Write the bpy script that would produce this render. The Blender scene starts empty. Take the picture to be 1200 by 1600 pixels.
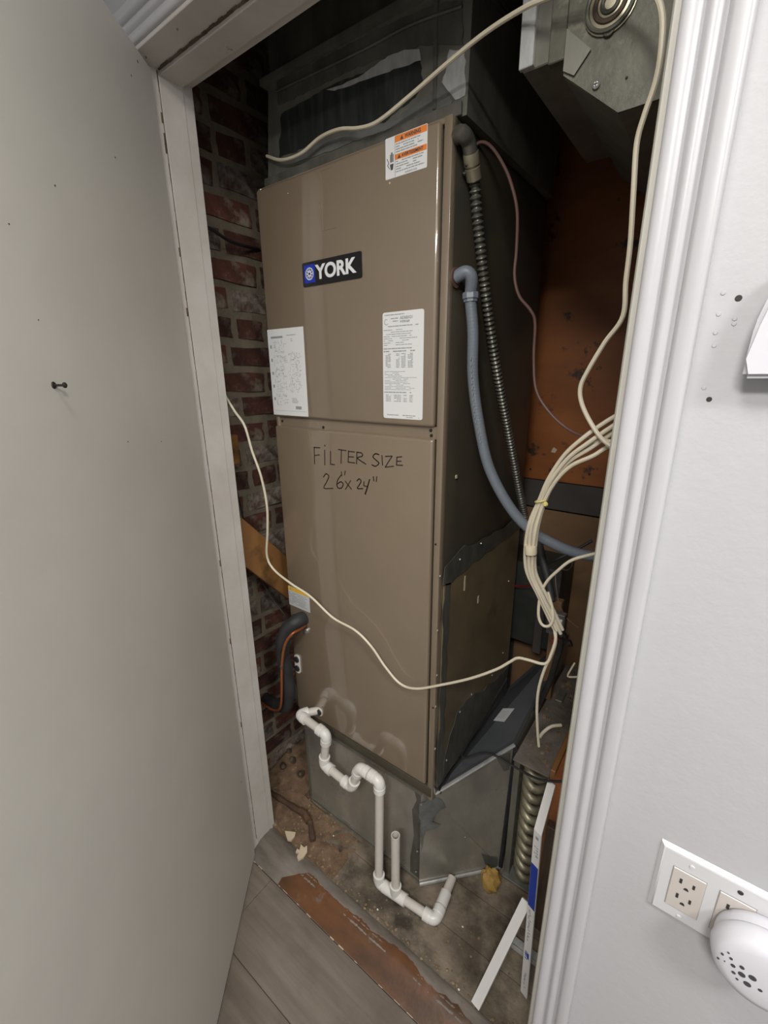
import bpy, bmesh, math, random
from mathutils import Vector, Matrix
random.seed(7)
S = bpy.context.scene
C = S.collection
# ---------------------------------------------------------------- camera
RM = Matrix(((0.800259, 0.599580, -0.009508), (0.171454, -0.243975, -0.954505), (-0.574621, 0.762221, -0.298043)))                       # rows: camera right, down, forward in world axes
F = 691.904                                # focal length in pixels of the 1200x1600 frame
CAM = Vector((0, 0, 1.56))
cd = bpy.data.cameras.new('camera'); cam = bpy.data.objects.new('camera', cd); C.objects.link(cam)
cd.sensor_fit = 'VERTICAL'; cd.sensor_height = 24; cd.lens = F/1600*24; cd.clip_start = 0.02
M = Matrix.Identity(4)
for i in range(3):
    M[i][0] = RM[0][i]; M[i][1] = -RM[1][i]; M[i][2] = -RM[2][i]; M[i][3] = CAM[i]
cam.matrix_world = M
S.camera = cam
S.view_settings.view_transform = 'Standard'; S.view_settings.look = 'None'
S.view_settings.gamma = 1; S.view_settings.use_curve_mapping = False
S.view_settings.exposure = 0.38
w = bpy.data.worlds.new('world'); S.world = w; w.use_nodes = True
w.node_tree.nodes['Background'].inputs[0].default_value = (0.8, 0.85, 0.9, 1)
w.node_tree.nodes['Background'].inputs[1].default_value = 0.05
def area_light(name, loc, size, power, color, target=None):
    l = bpy.data.lights.new(name, 'AREA'); l.shape = 'DISK'; l.size = size; l.energy = power; l.color = color
    o = bpy.data.objects.new(name, l); C.objects.link(o); o.location = loc
    if target is not None:
        o.rotation_euler = (Vector(target)-Vector(loc)).to_track_quat('-Z', 'Y').to_euler()
    return o
area_light('ceiling_lamp_light', (-0.12, -0.12, 2.43), 0.36, 5.5, (1.0, 0.96, 0.90))
area_light('room_lamp_light', (0.25, -1.00, 2.43), 0.45, 32, (1.0, 0.97, 0.93))
area_light('added_side_fill', (1.05, -0.25, 2.43), 0.36, 19, (1.0, 0.97, 0.94))  # unseen fill added at the right to brighten the open door

# ---------------------------------------------------------------- helpers
def ray(px, py): return RM.transposed() @ Vector((px-600, py-800, F))
def aX(px, py, v): r = ray(px, py); return CAM + r*((v-CAM.x)/r.x)
def aY(px, py, v): r = ray(px, py); return CAM + r*((v-CAM.y)/r.y)
def aZ(px, py, v): r = ray(px, py); return CAM + r*((v-CAM.z)/r.z)
ORG = {}
def put(name, bm, mat, parent=None, smooth=True, origin=None, angle=35):
    me = bpy.data.meshes.new(name)
    if parent is not None: org = ORG[parent.name]
    elif origin is not None: org = Vector(origin)
    else:
        xs = [v.co for v in bm.verts]
        org = Vector(((min(v.x for v in xs)+max(v.x for v in xs))/2, (min(v.y for v in xs)+max(v.y for v in xs))/2, min(v.z for v in xs)))
    bmesh.ops.translate(bm, verts=bm.verts, vec=-org)
    bmesh.ops.recalc_face_normals(bm, faces=bm.faces)
    bm.to_mesh(me); bm.free()
    if smooth:
        for p in me.polygons: p.use_smooth = True
        me.set_sharp_from_angle(angle=math.radians(angle))
    for m in (mat if isinstance(mat, (list, tuple)) else [mat]): me.materials.append(m)
    o = bpy.data.objects.new(name, me); C.objects.link(o)
    if parent is not None: o.parent = parent
    else: o.location = org
    ORG[o.name] = org
    return o
def tag(o, label=None, cat=None, group=None, kind=None):
    if label: o['label'] = label
    if cat: o['category'] = cat
    if group: o['group'] = group
    if kind: o['kind'] = kind
    return o
def thing(name, loc, label, cat, group=None):
    o = bpy.data.objects.new(name, None); C.objects.link(o); o.location = loc; o.empty_display_size = 0.05
    ORG[o.name] = Vector(loc); return tag(o, label, cat, group)
def B(): return bmesh.new()
def box(bm, x0, x1, y0, y1, z0, z1, bev=0, seg=2, mi=0):
    vs = [bm.verts.new((x, y, z)) for x in (x0, x1) for y in (y0, y1) for z in (z0, z1)]
    fs = [bm.faces.new([vs[i] for i in q]) for q in ((0,1,3,2),(4,6,7,5),(0,4,5,1),(2,3,7,6),(0,2,6,4),(1,5,7,3))]
    for f in fs: f.material_index = mi
    if bev:
        es = list({e for f in fs for e in f.edges})
        bmesh.ops.bevel(bm, geom=es, offset=bev, segments=seg, profile=0.5, affect='EDGES')
    return vs
def prism(bm, poly, vec, mi=0):
    """solid from a planar polygon swept along vec"""
    a = [bm.verts.new(p) for p in poly]; vec = Vector(vec); b = [bm.verts.new(Vector(p)+vec) for p in poly]
    fs = [bm.faces.new(a), bm.faces.new(b[::-1])]
    n = len(a)
    for i in range(n): fs.append(bm.faces.new((a[i], b[i], b[(i+1) % n], a[(i+1) % n])))
    for f in fs: f.material_index = mi
    return fs
def bar(bm, p, q, up, wid, th, bev=0):
    """rectangular bar from p to q, its width across, th along up"""
    p = Vector(p); q = Vector(q); d = (q-p).normalized(); up = Vector(up); s = d.cross(up).normalized(); u = s.cross(d).normalized()
    poly = [p+s*wid/2-u*th/2, p-s*wid/2-u*th/2, p-s*wid/2+u*th/2, p+s*wid/2+u*th/2]
    fs = prism(bm, poly, q-p)
    if bev: bmesh.ops.bevel(bm, geom=list({e for f in fs for e in f.edges}), offset=bev, segments=2, profile=.5, affect='EDGES')
def catmull(pts, sub=8):
    pts = [Vector(p) for p in pts]
    if len(pts) < 3: 
        return [pts[0].lerp(pts[1], i/sub) for i in range(sub+1)]
    P = [pts[0]*2-pts[1]]+pts+[pts[-1]*2-pts[-2]]; out = []
    for i in range(1, len(P)-2):
        for k in range(sub):
            t = k/sub; a, b, c, d = P[i-1], P[i], P[i+1], P[i+2]
            out.append(0.5*((2*b)+(c-a)*t+(2*a-5*b+4*c-d)*t*t+(3*b-a-3*c+d)*t**3))
    out.append(pts[-1]); return out
def resample(pts, step):
    out = [pts[0].copy()]; acc = 0
    for a, b in zip(pts, pts[1:]):
        L = (b-a).length
        if L == 0: continue
        t = step-acc
        while t <= L:
            out.append(a.lerp(b, t/L)); t += step
        acc = L-(t-step)
    out.append(pts[-1].copy()); return out
def sweep(bm, path, r, seg=10, cap=True, flat=None, mi=0):
    """tube along path; r number or function(arclength); """
    n = len(path); rings = []; s = 0; nrm = None
    for i, p in enumerate(path):
        t = (path[min(i+1, n-1)]-path[max(i-1, 0)])
        if t.length < 1e-9: t = Vector((0,0,1))
        t.normalize()
        if nrm is None:
            nrm = t.cross(Vector((0, 0, 1)) if abs(t.z) < .9 else Vector((1, 0, 0))).normalized()
        else:
            nrm = (nrm-t*nrm.dot(t)).normalized()
        bn = t.cross(nrm)
        if i: s += (p-path[i-1]).length
        rr = r(s) if callable(r) else r
        rings.append([bm.verts.new(p+nrm*math.cos(a)*rr+bn*math.sin(a)*rr) for a in [2*math.pi*k/seg for k in range(seg)]])
    for a, b in zip(rings, rings[1:]):
        for k in range(seg):
            f = bm.faces.new((a[k], a[(k+1) % seg], b[(k+1) % seg], b[k])); f.material_index = mi
    if cap:
        for rg in (rings[0], rings[-1]): bm.faces.new(rg).material_index = mi
def lathe(bm, base, axis, prof, seg=24, mi=0):
    """prof: list of (radius, height along axis)"""
    axis = Vector(axis).normalized(); u = axis.cross(Vector((0, 0, 1)) if abs(axis.z) < .9 else Vector((1, 0, 0))).normalized(); v = axis.cross(u)
    base = Vector(base); rings = []
    for r, h in prof:
        rings.append([bm.verts.new(base+axis*h+(u*math.cos(2*math.pi*k/seg)+v*math.sin(2*math.pi*k/seg))*max(r, 1e-5)) for k in range(seg)])
    for a, b in zip(rings, rings[1:]):
        for k in range(seg): bm.faces.new((a[k], a[(k+1) % seg], b[(k+1) % seg], b[k])).material_index = mi
    bm.faces.new(rings[0]).material_index = mi; bm.faces.new(rings[-1]).material_index = mi
def disc(bm, c, axis, r, h, seg=12, mi=0): lathe(bm, c, axis, [(r*.999, 0), (r, h*.3), (r*.8, h)], seg, mi)
def rotcopy(verts, c, ax, ang): bmesh.ops.rotate
# ---------------------------------------------------------------- materials
def mat(name, c1, c2=None, rough=.6, metal=0, scale=8, stretch=(1, 1, 1), bump=0, bscale=60, lo=.35, hi=.65, detail=6, c3=None, s3=3, lo3=.55, hi3=.7, r2=None, rand=0, spec=.5, coat=0):
    m = bpy.data.materials.new(name); m.use_nodes = True; nt = m.node_tree; N = nt.nodes; L = nt.links
    bs = N['Principled BSDF']; bs.inputs['Roughness'].default_value = rough; bs.inputs['Metallic'].default_value = metal
    bs.inputs['Specular IOR Level'].default_value = spec; bs.inputs['Coat Weight'].default_value = coat; bs.inputs['Coat Roughness'].default_value = .07; bs.inputs['Coat IOR'].default_value = 1.65
    c1 = (*c1, 1); bs.inputs['Base Color'].default_value = c1
    tc = N.new('ShaderNodeTexCoord'); src = tc.outputs['Object']
    def noise(sc, st=(1, 1, 1), det=detail, off=0):
        mp = N.new('ShaderNodeMapping'); mp.inputs['Scale'].default_value = st; mp.inputs['Location'].default_value = (off, off*.7, off*1.3)
        L.new(src, mp.inputs['Vector'])
        n = N.new('ShaderNodeTexNoise'); n.inputs['Scale'].default_value = sc; n.inputs['Detail'].default_value = det; n.inputs['Roughness'].default_value = .62
        L.new(mp.outputs[0], n.inputs['Vector']); return n.outputs['Fac']
    def ramp(x, a, b):
        r = N.new('ShaderNodeMapRange'); r.inputs['From Min'].default_value = a; r.inputs['From Max'].default_value = b; L.new(x, r.inputs['Value']); return r.outputs[0]
    col = None
    if c2 is not None:
        fac = ramp(noise(scale, stretch), lo, hi)
        mx = N.new('ShaderNodeMix'); mx.data_type = 'RGBA'; L.new(fac, mx.inputs['Factor'])
        mx.inputs[6].default_value = c1; mx.inputs[7].default_value = (*c2, 1); col = mx.outputs[2]
        if r2 is not None:
            mr = N.new('ShaderNodeMapRange'); L.new(fac, mr.inputs['Value']); mr.inputs['To Min'].default_value = rough; mr.inputs['To Max'].default_value = r2
            L.new(mr.outputs[0], bs.inputs['Roughness'])
    if c3 is not None:
        fac = ramp(noise(s3, (1, 1, 1), 8, 5.3), lo3, hi3)
        mx = N.new('ShaderNodeMix'); mx.data_type = 'RGBA'; L.new(fac, mx.inputs['Factor'])
        if col: L.new(col, mx.inputs[6])
        else: mx.inputs[6].default_value = c1
        mx.inputs[7].default_value = (*c3, 1); col = mx.outputs[2]
    if rand:
        oi = N.new('ShaderNodeObjectInfo'); hs = N.new('ShaderNodeHueSaturation')
        mr = N.new('ShaderNodeMapRange'); L.new(oi.outputs['Random'], mr.inputs['Value']); mr.inputs['To Min'].default_value = 1-rand; mr.inputs['To Max'].default_value = 1+rand
        L.new(mr.outputs[0], hs.inputs['Value'])
        if col: L.new(col, hs.inputs['Color'])
        else: hs.inputs['Color'].default_value = c1
        col = hs.outputs[0]
    if col: L.new(col, bs.inputs['Base Color'])
    if bump:
        b = N.new('ShaderNodeBump'); b.inputs['Strength'].default_value = 1; b.inputs['Distance'].default_value = bump
        L.new(noise(bscale, (1, 1, 1), 6, 2.1), b.inputs['Height']); L.new(b.outputs[0], bs.inputs['Normal'])
    return m
def emis(name, c, s):
    m = bpy.data.materials.new(name); m.use_nodes = True; b = m.node_tree.nodes['Principled BSDF']
    b.inputs['Emission Color'].default_value = (*c, 1); b.inputs['Emission Strength'].default_value = s; return m
m_wall = mat('wall_paint', (.465, .465, .482), (.445, .445, .46), .5, scale=3, bump=.0006, bscale=55)
m_trim = mat('trim_paint', (.49, .49, .512), (.47, .47, .488), .35, scale=5, bump=.0003, bscale=30)
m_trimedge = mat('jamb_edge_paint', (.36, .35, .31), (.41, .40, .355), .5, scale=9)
m_jamb = mat('jamb_paint', (.52, .49, .45), (.60, .58, .55), .4, scale=6, c3=(.16, .11, .07), s3=22, lo3=.70, hi3=.76, bump=.0005, bscale=60)
m_door = mat('door_paint', (.62, .605, .555), (.58, .565, .52), .42, scale=4, c3=(.12, .09, .06), s3=26, lo3=.745, hi3=.78, bump=.0004, bscale=30)
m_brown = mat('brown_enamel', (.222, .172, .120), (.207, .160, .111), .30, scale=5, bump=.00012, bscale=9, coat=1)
m_browndark = mat('brown_enamel_shaded', (.070, .060, .042), (.055, .048, .033), .42, scale=5, c3=(.045, .045, .04), s3=7, lo3=.5, hi3=.75)  # olive side metal, darkened further in colour to stand for its shade
m_sidecover = mat('dirty_side_cover', (.21, .16, .092), (.13, .105, .065), .42, scale=6, c3=(.06, .055, .045), s3=6, lo3=.58, hi3=.75, bump=.0006, bscale=18)
m_mastic = mat('duct_mastic', (.062, .060, .050), (.11, .108, .09), .5, scale=24, stretch=(1, 1, .4), bump=.0012, bscale=50)
m_masticlight = mat('duct_mastic_light', (.10, .105, .10), (.15, .155, .15), .5, scale=24, bump=.0015, bscale=60)
m_galv = mat('galvanised_steel', (.40, .375, .32), (.27, .255, .22), .26, metal=.42, scale=9, stretch=(1, 1, .5), r2=.32, bump=.00015, bscale=14)
m_galvlit = mat('galvanised_steel_clean', (.62, .63, .62), (.45, .46, .455), .32, metal=.35, scale=22, stretch=(3, 1, 1))
m_galvdark = mat('galvanised_steel_dark', (.035, .04, .036), (.10, .11, .10), .4, metal=.4, scale=18, stretch=(2.5, 1, .35), lo=.45, hi=.8)
m_ductgrey = mat('dusty_duct_steel', (.075, .075, .056), (.13, .128, .10), .5, metal=.3, scale=14, c3=(.21, .20, .155), s3=28, lo3=.62, hi3=.74, bump=.0008, bscale=70)
m_duct2 = mat('dull_duct_steel', (.145, .143, .118), (.21, .207, .175), .5, metal=.4, scale=18, stretch=(1, 1, .3))
m_slate = mat('slate_insulation_board', (.075, .082, .088), (.095, .10, .105), .55, scale=10, c3=(.03, .03, .03), s3=6, lo3=.65, hi3=.8)
m_tape = mat('black_tape', (.02, .02, .022), (.035, .035, .038), .35, scale=20, bump=.0006, bscale=40)
m_brick = mat('old_brick', (.070, .030, .021), (.135, .048, .032), .9, scale=16, c3=(.24, .20, .155), s3=16, lo3=.52, hi3=.68, bump=.003, bscale=70, rand=.45)
m_brick2 = mat('mortar_smeared_brick', (.10, .055, .042), (.27, .24, .20), .9, scale=30, stretch=(1, 1, 1), lo=.38, hi=.62, bump=.003, bscale=80, rand=.35)
m_mortar = mat('mortar', (.25, .21, .15), (.18, .15, .105), .95, scale=22, bump=.004, bscale=60)
m_closetfloor = mat('dirty_floor_board', (.10, .078, .055), (.24, .195, .145), .85, scale=9, c3=(.040, .031, .022), s3=7, lo3=.48, hi3=.66, bump=.0025, bscale=110, rand=.12)
m_dirt = mat('dirt', (.12, .075, .045), (.22, .14, .085), .95, scale=30, c3=(.30, .23, .14), s3=60, lo3=.6, hi3=.7, bump=.003, bscale=120)
m_sill = mat('worn_grey_sill', (.24, .215, .185), (.13, .11, .09), .6, scale=10, stretch=(.5, 2, 1), c3=(.08, .06, .05), s3=8, lo3=.6, hi3=.75, bump=.0008, bscale=60)
m_sillwood = mat('orange_worn_wood', (.15, .062, .022), (.07, .034, .017), .42, scale=9, stretch=(.7, 2, 2), c3=(.16, .125, .10), s3=11, lo3=.62, hi3=.7, bump=.0006, bscale=60)
m_plank = mat('grey_laminate', (.135, .110, .088), (.225, .19, .158), .36, scale=6, stretch=(.45, 6, 1), lo=.3, hi=.7, c3=(.10, .085, .072), s3=4, lo3=.5, hi3=.8, rand=.10, bump=.0002, bscale=100)
m_ply = mat('orange_plywood', (.32, .108, .026), (.24, .075, .018), .5, scale=4, stretch=(1, 1, 2), c3=(.05, .028, .016), s3=13, lo3=.60, hi3=.66, bump=.0006, bscale=30)
m_tan = mat('tan_panel', (.24, .14, .07), (.19, .11, .055), .6, scale=5, c3=(.10, .06, .035), s3=8, lo3=.6, hi3=.8)
m_darkboard = mat('dark_grey_board', (.075, .066, .058), (.06, .054, .048), .5, scale=6)
m_brace = mat('amber_plank', (.30, .15, .05), (.22, .10, .035), .45, scale=8, stretch=(3, .6, .6), c3=(.09, .05, .02), s3=9, lo3=.58, hi3=.72)
m_pvc = mat('white_pvc', (.72, .71, .68), (.66, .65, .61), .32, scale=20, c3=(.42, .36, .28), s3=30, lo3=.68, hi3=.8)
m_pvcpipe = mat('ivory_pvc_pipe', (.62, .58, .53), (.56, .52, .47), .35, scale=14)
m_cable = mat('cream_cable', (.70, .64, .50), (.62, .56, .43), .45, scale=12)
m_greycond = mat('grey_pvc_conduit', (.185, .21, .24), (.16, .185, .215), .42, scale=10)
m_armour = mat('armoured_steel', (.19, .185, .16), (.13, .125, .105), .38, metal=.6, scale=20)
m_fitting = mat('zinc_fitting', (.42, .39, .28), (.28, .25, .18), .35, metal=.5, scale=20)
m_brownwire = mat('brown_wire', (.16, .085, .07), (.12, .065, .05), .5)
m_black = mat('black_rubber', (.018, .018, .019), (.03, .03, .031), .5, scale=20, bump=.0006, bscale=60)
m_foamins = mat('black_foam_insulation', (.02, .022, .024), (.035, .036, .036), .6, scale=14, bump=.0008, bscale=50)
m_copper = mat('copper_line', (.42, .13, .045), (.34, .10, .035), .35, metal=.5, scale=20)
m_rustpipe = mat('rusty_iron', (.10, .055, .032), (.055, .035, .025), .85, scale=20, c3=(.20, .09, .04), s3=20, bump=.002, bscale=90)
m_plaster = mat('plaster_chip', (.62, .52, .37), (.55, .46, .33), .8, scale=20)
m_foam = mat('yellow_foam', (.42, .27, .07), (.32, .19, .05), .7, scale=30, c3=(.10, .06, .02), s3=60, lo3=.66, hi3=.7, bump=.002, bscale=60)
m_label = mat('white_label', (.74, .75, .75), None, .45)
m_labelgrey = mat('grey_label', (.55, .56, .57), None, .45)
m_print = mat('grey_print', (.30, .31, .32), None, .6)
m_printdark = mat('dark_print', (.07, .07, .07), None, .6)
m_orange = mat('warning_orange', (.80, .23, .04), None, .45)
m_yellow = mat('caution_yellow', (.75, .47, .04), None, .45)
m_badge = mat('badge_black', (.012, .012, .013), None, .25)
m_blue = mat('badge_blue', (.01, .035, .42), None, .3)
m_white = mat('badge_white', (.80, .82, .84), None, .35)
m_marker = mat('marker_ink', (.02, .013, .014), None, .55)
m_screw = mat('steel_screw', (.55, .55, .53), None, .35, metal=.8)
m_darkscrew = mat('dark_screw', (.03, .028, .025), None, .5, metal=.4)
m_plate = mat('white_wall_plate', (.60, .60, .615), None, .28)
m_recept = mat('almond_receptacle', (.54, .50, .465), None, .35)
m_slot = mat('dark_slot', (.03, .026, .022), None, .7)
m_device = mat('white_device', (.62, .62, .66), None, .32)
m_coil = mat('aged_coil_metal', (.40, .37, .26), (.17, .15, .105), .36, metal=.5, scale=14, r2=.55, bump=.0006, bscale=50)
m_coildirt = mat('dusty_sheet_metal', (.12, .095, .075), (.19, .165, .14), .85, scale=14, c3=(.06, .045, .035), s3=10, bump=.002, bscale=80)
m_rust = mat('peeling_orange_wood', (.42, .15, .05), (.22, .08, .035), .6, scale=14, c3=(.60, .38, .22), s3=20, lo3=.66, hi3=.72, bump=.002, bscale=50)
m_darkwood = mat('dark_stained_wood', (.045, .03, .02), (.11, .075, .05), .7, scale=12, stretch=(4, 4, .3), bump=.001, bscale=40)
m_strip = mat('white_strip', (.70, .70, .68), None, .35)
m_blueprint = mat('blue_print', (.012, .04, .32), None, .45)
m_darkbox = mat('dark_enclosure', (.022, .024, .022), (.04, .042, .036), .5, scale=10)
m_red = mat('red_wire', (.22, .012, .012), None, .45)
m_yellowtie = mat('yellow_tie', (.68, .60, .20), None, .4)
m_gasket = mat('white_gasket', (.70, .69, .64), None, .5)
m_debris = mat('grit', (.30, .22, .13), (.10, .07, .045), .9, scale=40)
m_grime = mat('brown_grime', (.14, .105, .07), (.07, .05, .032), .9, scale=40)
m_grille = mat('speaker_dark', (.05, .05, .055), None, .7)
m_ceil = mat('ceiling_paint', (.75, .75, .74), None, .8)
m_lampglow = emis('lamp_glow', (1, .96, .9), 3)

# ================================================================ SETTING
YW = .585; YB = .70; ZT = 2.156; XL = -1.045; XR = -.10; ZC = 2.5
b = B(); box(b, XR, 1.5, YW, YB, -.03, ZC); box(b, -2.0, XL-.015, YW, YB, -.03, ZC); box(b, XL-.015, XR, YW, YB, ZT+.004, ZC)
tag(put('wall_front', b, m_wall, smooth=False), kind='structure')
for nm, q, mt in (('wall_room_left', (-2.1, -2.0, -2.2, .70), m_wall), ('wall_room_right', (1.5, 1.6, -2.2, .70), m_wall), ('wall_rear', (-2.1, 1.6, -2.3, -2.2), m_wall),
              ('wall_right', (.22, .30, YB, 2.0), m_darkwood)):
    b = B(); box(b, *q, -.03, ZC); tag(put(nm, b, mt, smooth=False), kind='structure')
b = B(); box(b, -2.1, 1.6, -2.3, 2.0, ZC, ZC+.08); tag(put('ceiling', b, m_ceil, smooth=False), kind='structure')
# room floor: base plus laminate planks
b = B(); box(b, -2.0, 1.5, -2.2, .6, -.09, -.036); fl = tag(put('floor', b, m_darkboard, smooth=False), kind='structure')
y = .5965; row = 0
while y > -1.0:
    xs = [-2.0, -.93+(row*.47) % 1.2 - (0 if row == 0 else .6), .35+(row*.31) % .6, 1.5] if row else [-2.0, -.93, .27, 1.5]
    for xa, xb in zip(xs, xs[1:]):
        b = B(); box(b, xa+.0006, xb-.0006, y-(.1945 if row == 0 else .188)+.0006, y-.0006, -.036, -.03, .0012, 1); put('plank', b, m_plank, fl)
    y -= .188 if row else .1945; row += 1
# closet floor of old boards
b = B(); box(b, -1.22, .22, .66, 1.62, -.09, -.022); cf = tag(put('floor_closet', b, m_darkboard, smooth=False), kind='structure')
for ya, yb in ((.70, .812), (.812, .94), (.94, 1.09), (1.09, 1.26), (1.26, 1.45), (1.45, 1.7)):
    b = B(); box(b, -1.22, .22, ya+.0007, yb-.0007, -.022, -.004+random.uniform(-.001, .001), .001, 1); put('floor_board', b, m_closetfloor, cf)
# threshold: raised worn board, sloping down to the room
b = B()
prism(b, [(XL-.01, .597, -.03), (XL-.01, .612, -.022), (XL-.01, .640, -.006), (XL-.01, .652, .001), (XL-.01, .664, .004), (XL-.01, .690, .003), (XL-.01, .699, -.003), (XL-.01, .70, -.03)], (XR-XL+.01, 0, 0))
th = tag(put('trim_1', b, m_sill), label='worn grey sill board across the doorway', kind='structure')
b = B()   # bare orange wood face on the room side of the sill
prof_s = [(.5975, -.0295), (.612, -.022), (.640, -.006), (.652, .001), (.664, .004), (.690, .003)]
def sill_z(y):
    for (ya, za), (yb, zb) in zip(prof_s, prof_s[1:]):
        if y <= yb: return za+(zb-za)*(y-ya)/(yb-ya)
    return .003
n = 120; cols = []; jag = .66
for i in range(n+1):
    x = -.90+(.90-.10)*i/n; jag += random.uniform(-.004, .004); jag = min(.681, max(.664, jag)); yt = .600+(jag-.600)*min(1, .25+i/14) if i < 14 else jag
    cols.append([b.verts.new((x, y_, sill_z(y_)+.0007)) for y_ in [.5975+(yt-.5975)*k/6 for k in range(7)]])
for ca, cb in zip(cols, cols[1:]):
    for k in range(6): b.faces.new((ca[k], cb[k], cb[k+1], ca[k+1]))
put('bare_wood_face', b, m_sillwood, th)
b = B(); 
x = XL+.02
while x < XR:
    L_ = random.uniform(.01, .05); box(b, x, x+L_*.6, .5958+random.uniform(-.0008, .0012), .5982, -.030, -.0288+random.uniform(0, .0006)); x += L_+random.choice((.01, .03, .07))
tag(put('old_caulk', b, m_plaster, th), kind='stuff')
# jambs and stops (left, right, head)
b = B(); box(b, XL-.015, XL-.002, YW-.006, YB+.01, -.03, ZT+.012, .001, 1)
box(b, XL-.006, XL, .632, .687, .0, ZT-.004, .0015, 1)
tag(put('trim_2', b, m_jamb), label='left door jamb with stop', kind='structure')
b = B(); box(b, XR, XR+.016, YW-.008, YB+.01, -.03, ZT+.012, .0015, 1); box(b, XR-.010, XR, .632, .687, .0, ZT-.006, .0015, 1)
tag(put('trim_3', b, m_trimedge), label='right door jamb with stop', kind='structure')
b = B(); box(b, XL-.015, XR+.016, YW-.006, YB+.01, ZT+.001, ZT+.018, .001, 1); box(b, XL-.006, XR, .6335, .687, ZT-.008, ZT+.001, .0015, 1)
hd = tag(put('trim_4', b, m_jamb), label='head jamb with stop', kind='structure')
b = B()
for i in range(70):   # cracked paint and grime in the seam between jamb and stop
    x = XL+.005+i*.0132; box(b, x, x+.0134, .6290+random.uniform(-.0012, .0012), .6332, ZT-.0012-random.uniform(0, .0012), ZT+.0005)
tag(put('grime_seam', b, m_grime, hd), kind='stuff')
lj = bpy.data.objects['trim_2']; b = B()
for i in range(120):
    z = .02+i*.0178; t = random.random()
    box(b, XL-.002, XL-.0008, .6318-random.uniform(.0002, .0012)-(.003 if t > .9 else 0), .6325, z, z+.0182)
tag(put('grime_seam', b, m_grime, lj), kind='stuff')
# casings (right and head) : moulded profile, offset from opening / depth
prof = [(-.0065, .0), (-.0065, .0095), (-.0045, .0125), (-.001, .0138), (.004, .0138), (.008, .0125), (.0110, .0100), (.0130, .0088), (.0140, .0105), (.0160, .0140), (.0195, .0158), (.0235, .0150), (.0270, .0125), (.0295, .0104), (.0308, .0100), (.0316, .0130), (.0335, .0175), (.0365, .0192), (.0465, .0200), (.0500, .0188), (.0515, .0165), (.0515, .0)]
XC = XR+.0135
b = B(); prism(b, [(XC+u, YW-v, -.03) for u, v in prof], (0, 0, ZT+.06)); tag(put('trim_5', b, m_trim, angle=45), label='moulded white casing right of the closet', kind='structure')
b = B(); prism(b, [(-1.6+.45, YW-v, ZT+.0145+u) for u, v in prof], (1.22, 0, 0)); tag(put('trim_6', b, m_trim, angle=45), label='moulded white head casing', kind='structure')
b = B(); prism(b, [(XL-.025-u, YW-v, -.03) for u, v in prof], (0, 0, ZT+.06)); tag(put('trim_7', b, m_trim, angle=45), label='moulded white casing behind the door', kind='structure')
# closet brick wall: mortar bed + individual bricks
XBW = -1.22
b = B(); box(b, -1.34, XBW-.007, YB, 2.0, -.03, ZC); bw = tag(put('wall_left', b, m_mortar, smooth=False), kind='structure', label='old brick side wall of the closet')
meshes = []
for v in range(9):
    b = B(); L = .192 if v < 6 else .088
    box(b, -.03, 0, -L/2, L/2, -.0285, .0285)
    bmesh.ops.subdivide_edges(b, edges=[e for e in b.edges if e.calc_length() > .05], cuts=2, use_grid_fill=True)
    for q in b.verts:
        if q.co.x > -.001: q.co += Vector((random.uniform(-.003, .002), random.uniform(-.003, .003), random.uniform(-.003, .003)))
    bmesh.ops.recalc_face_normals(b, faces=b.faces)
    me = bpy.data.meshes.new('brick'); b.to_mesh(me); b.free(); me.materials.append(m_brick if v % 3 else m_brick2); meshes.append(me)
z = .026; r = 0
while z < 2.45:
    y = YB-.03-(.105 if r % 2 else 0)-random.uniform(0, .03)
    hdr = (r % 6 == 3)
    while y < 1.62:
        L = .104 if hdr else .208
        k = random.choice([6, 7, 8]) if hdr else random.randrange(6)
        if y+L > YB+.01:
            me = meshes[k]
            o = bpy.data.objects.new('brick', me); C.objects.link(o); o.parent = bw
            o.location = Vector((XBW+random.uniform(-.004, .001), y+L/2, z+.036+random.uniform(-.003, .003)))-ORG[bw.name]
            o.rotation_euler = (random.uniform(-.012, .012), 0, random.uniform(-.01, .01))
            o.scale = (1, 1, random.uniform(.95, 1.03))
        y += L+random.uniform(.004, .010)
    z += .0778; r += 1
# closet back wall with panels
b = B(); box(b, -1.34, .30, 1.62, 2.0, -.03, ZC); wb = tag(put('wall_back', b, m_darkboard, smooth=False), kind='structure')
P1 = aY(813, 745, 1.6).z; P2 = aY(848, 792, 1.6).z
b = B(); box(b, -.575, .22, 1.598, 1.62, P1, 2.30, .001, 1); put('plywood_sheet', b, m_ply, wb)
b = B(); box(b, -1.2, .22, 1.590, 1.62, P2, P1-.002, .001, 1); put('ledger_board', b, m_darkboard, wb)
b = B(); box(b, -.535, .22, 1.600, 1.62, .0, P2-.008, .001, 1); put('tan_sheet', b, m_tan, wb)
b = B()
for (px, py) in ((829, 733), (921, 741)): disc(b, aY(px, py, 1.598), (0, -1, 0), .004, .002)
put('screw_head', b, m_darkscrew, wb)
b = B(); p = aY(865, 703, 1.598); prism(b, [(p.x-.008, p.y, p.z-.008), (p.x+.006, p.y, p.z-.010), (p.x+.012, p.y, p.z+.002), (p.x, p.y, p.z+.009), (p.x-.004, p.y, p.z+.004)], (0, -.0015, 0)); put('paint_chip', b, m_plaster, wb)

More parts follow.
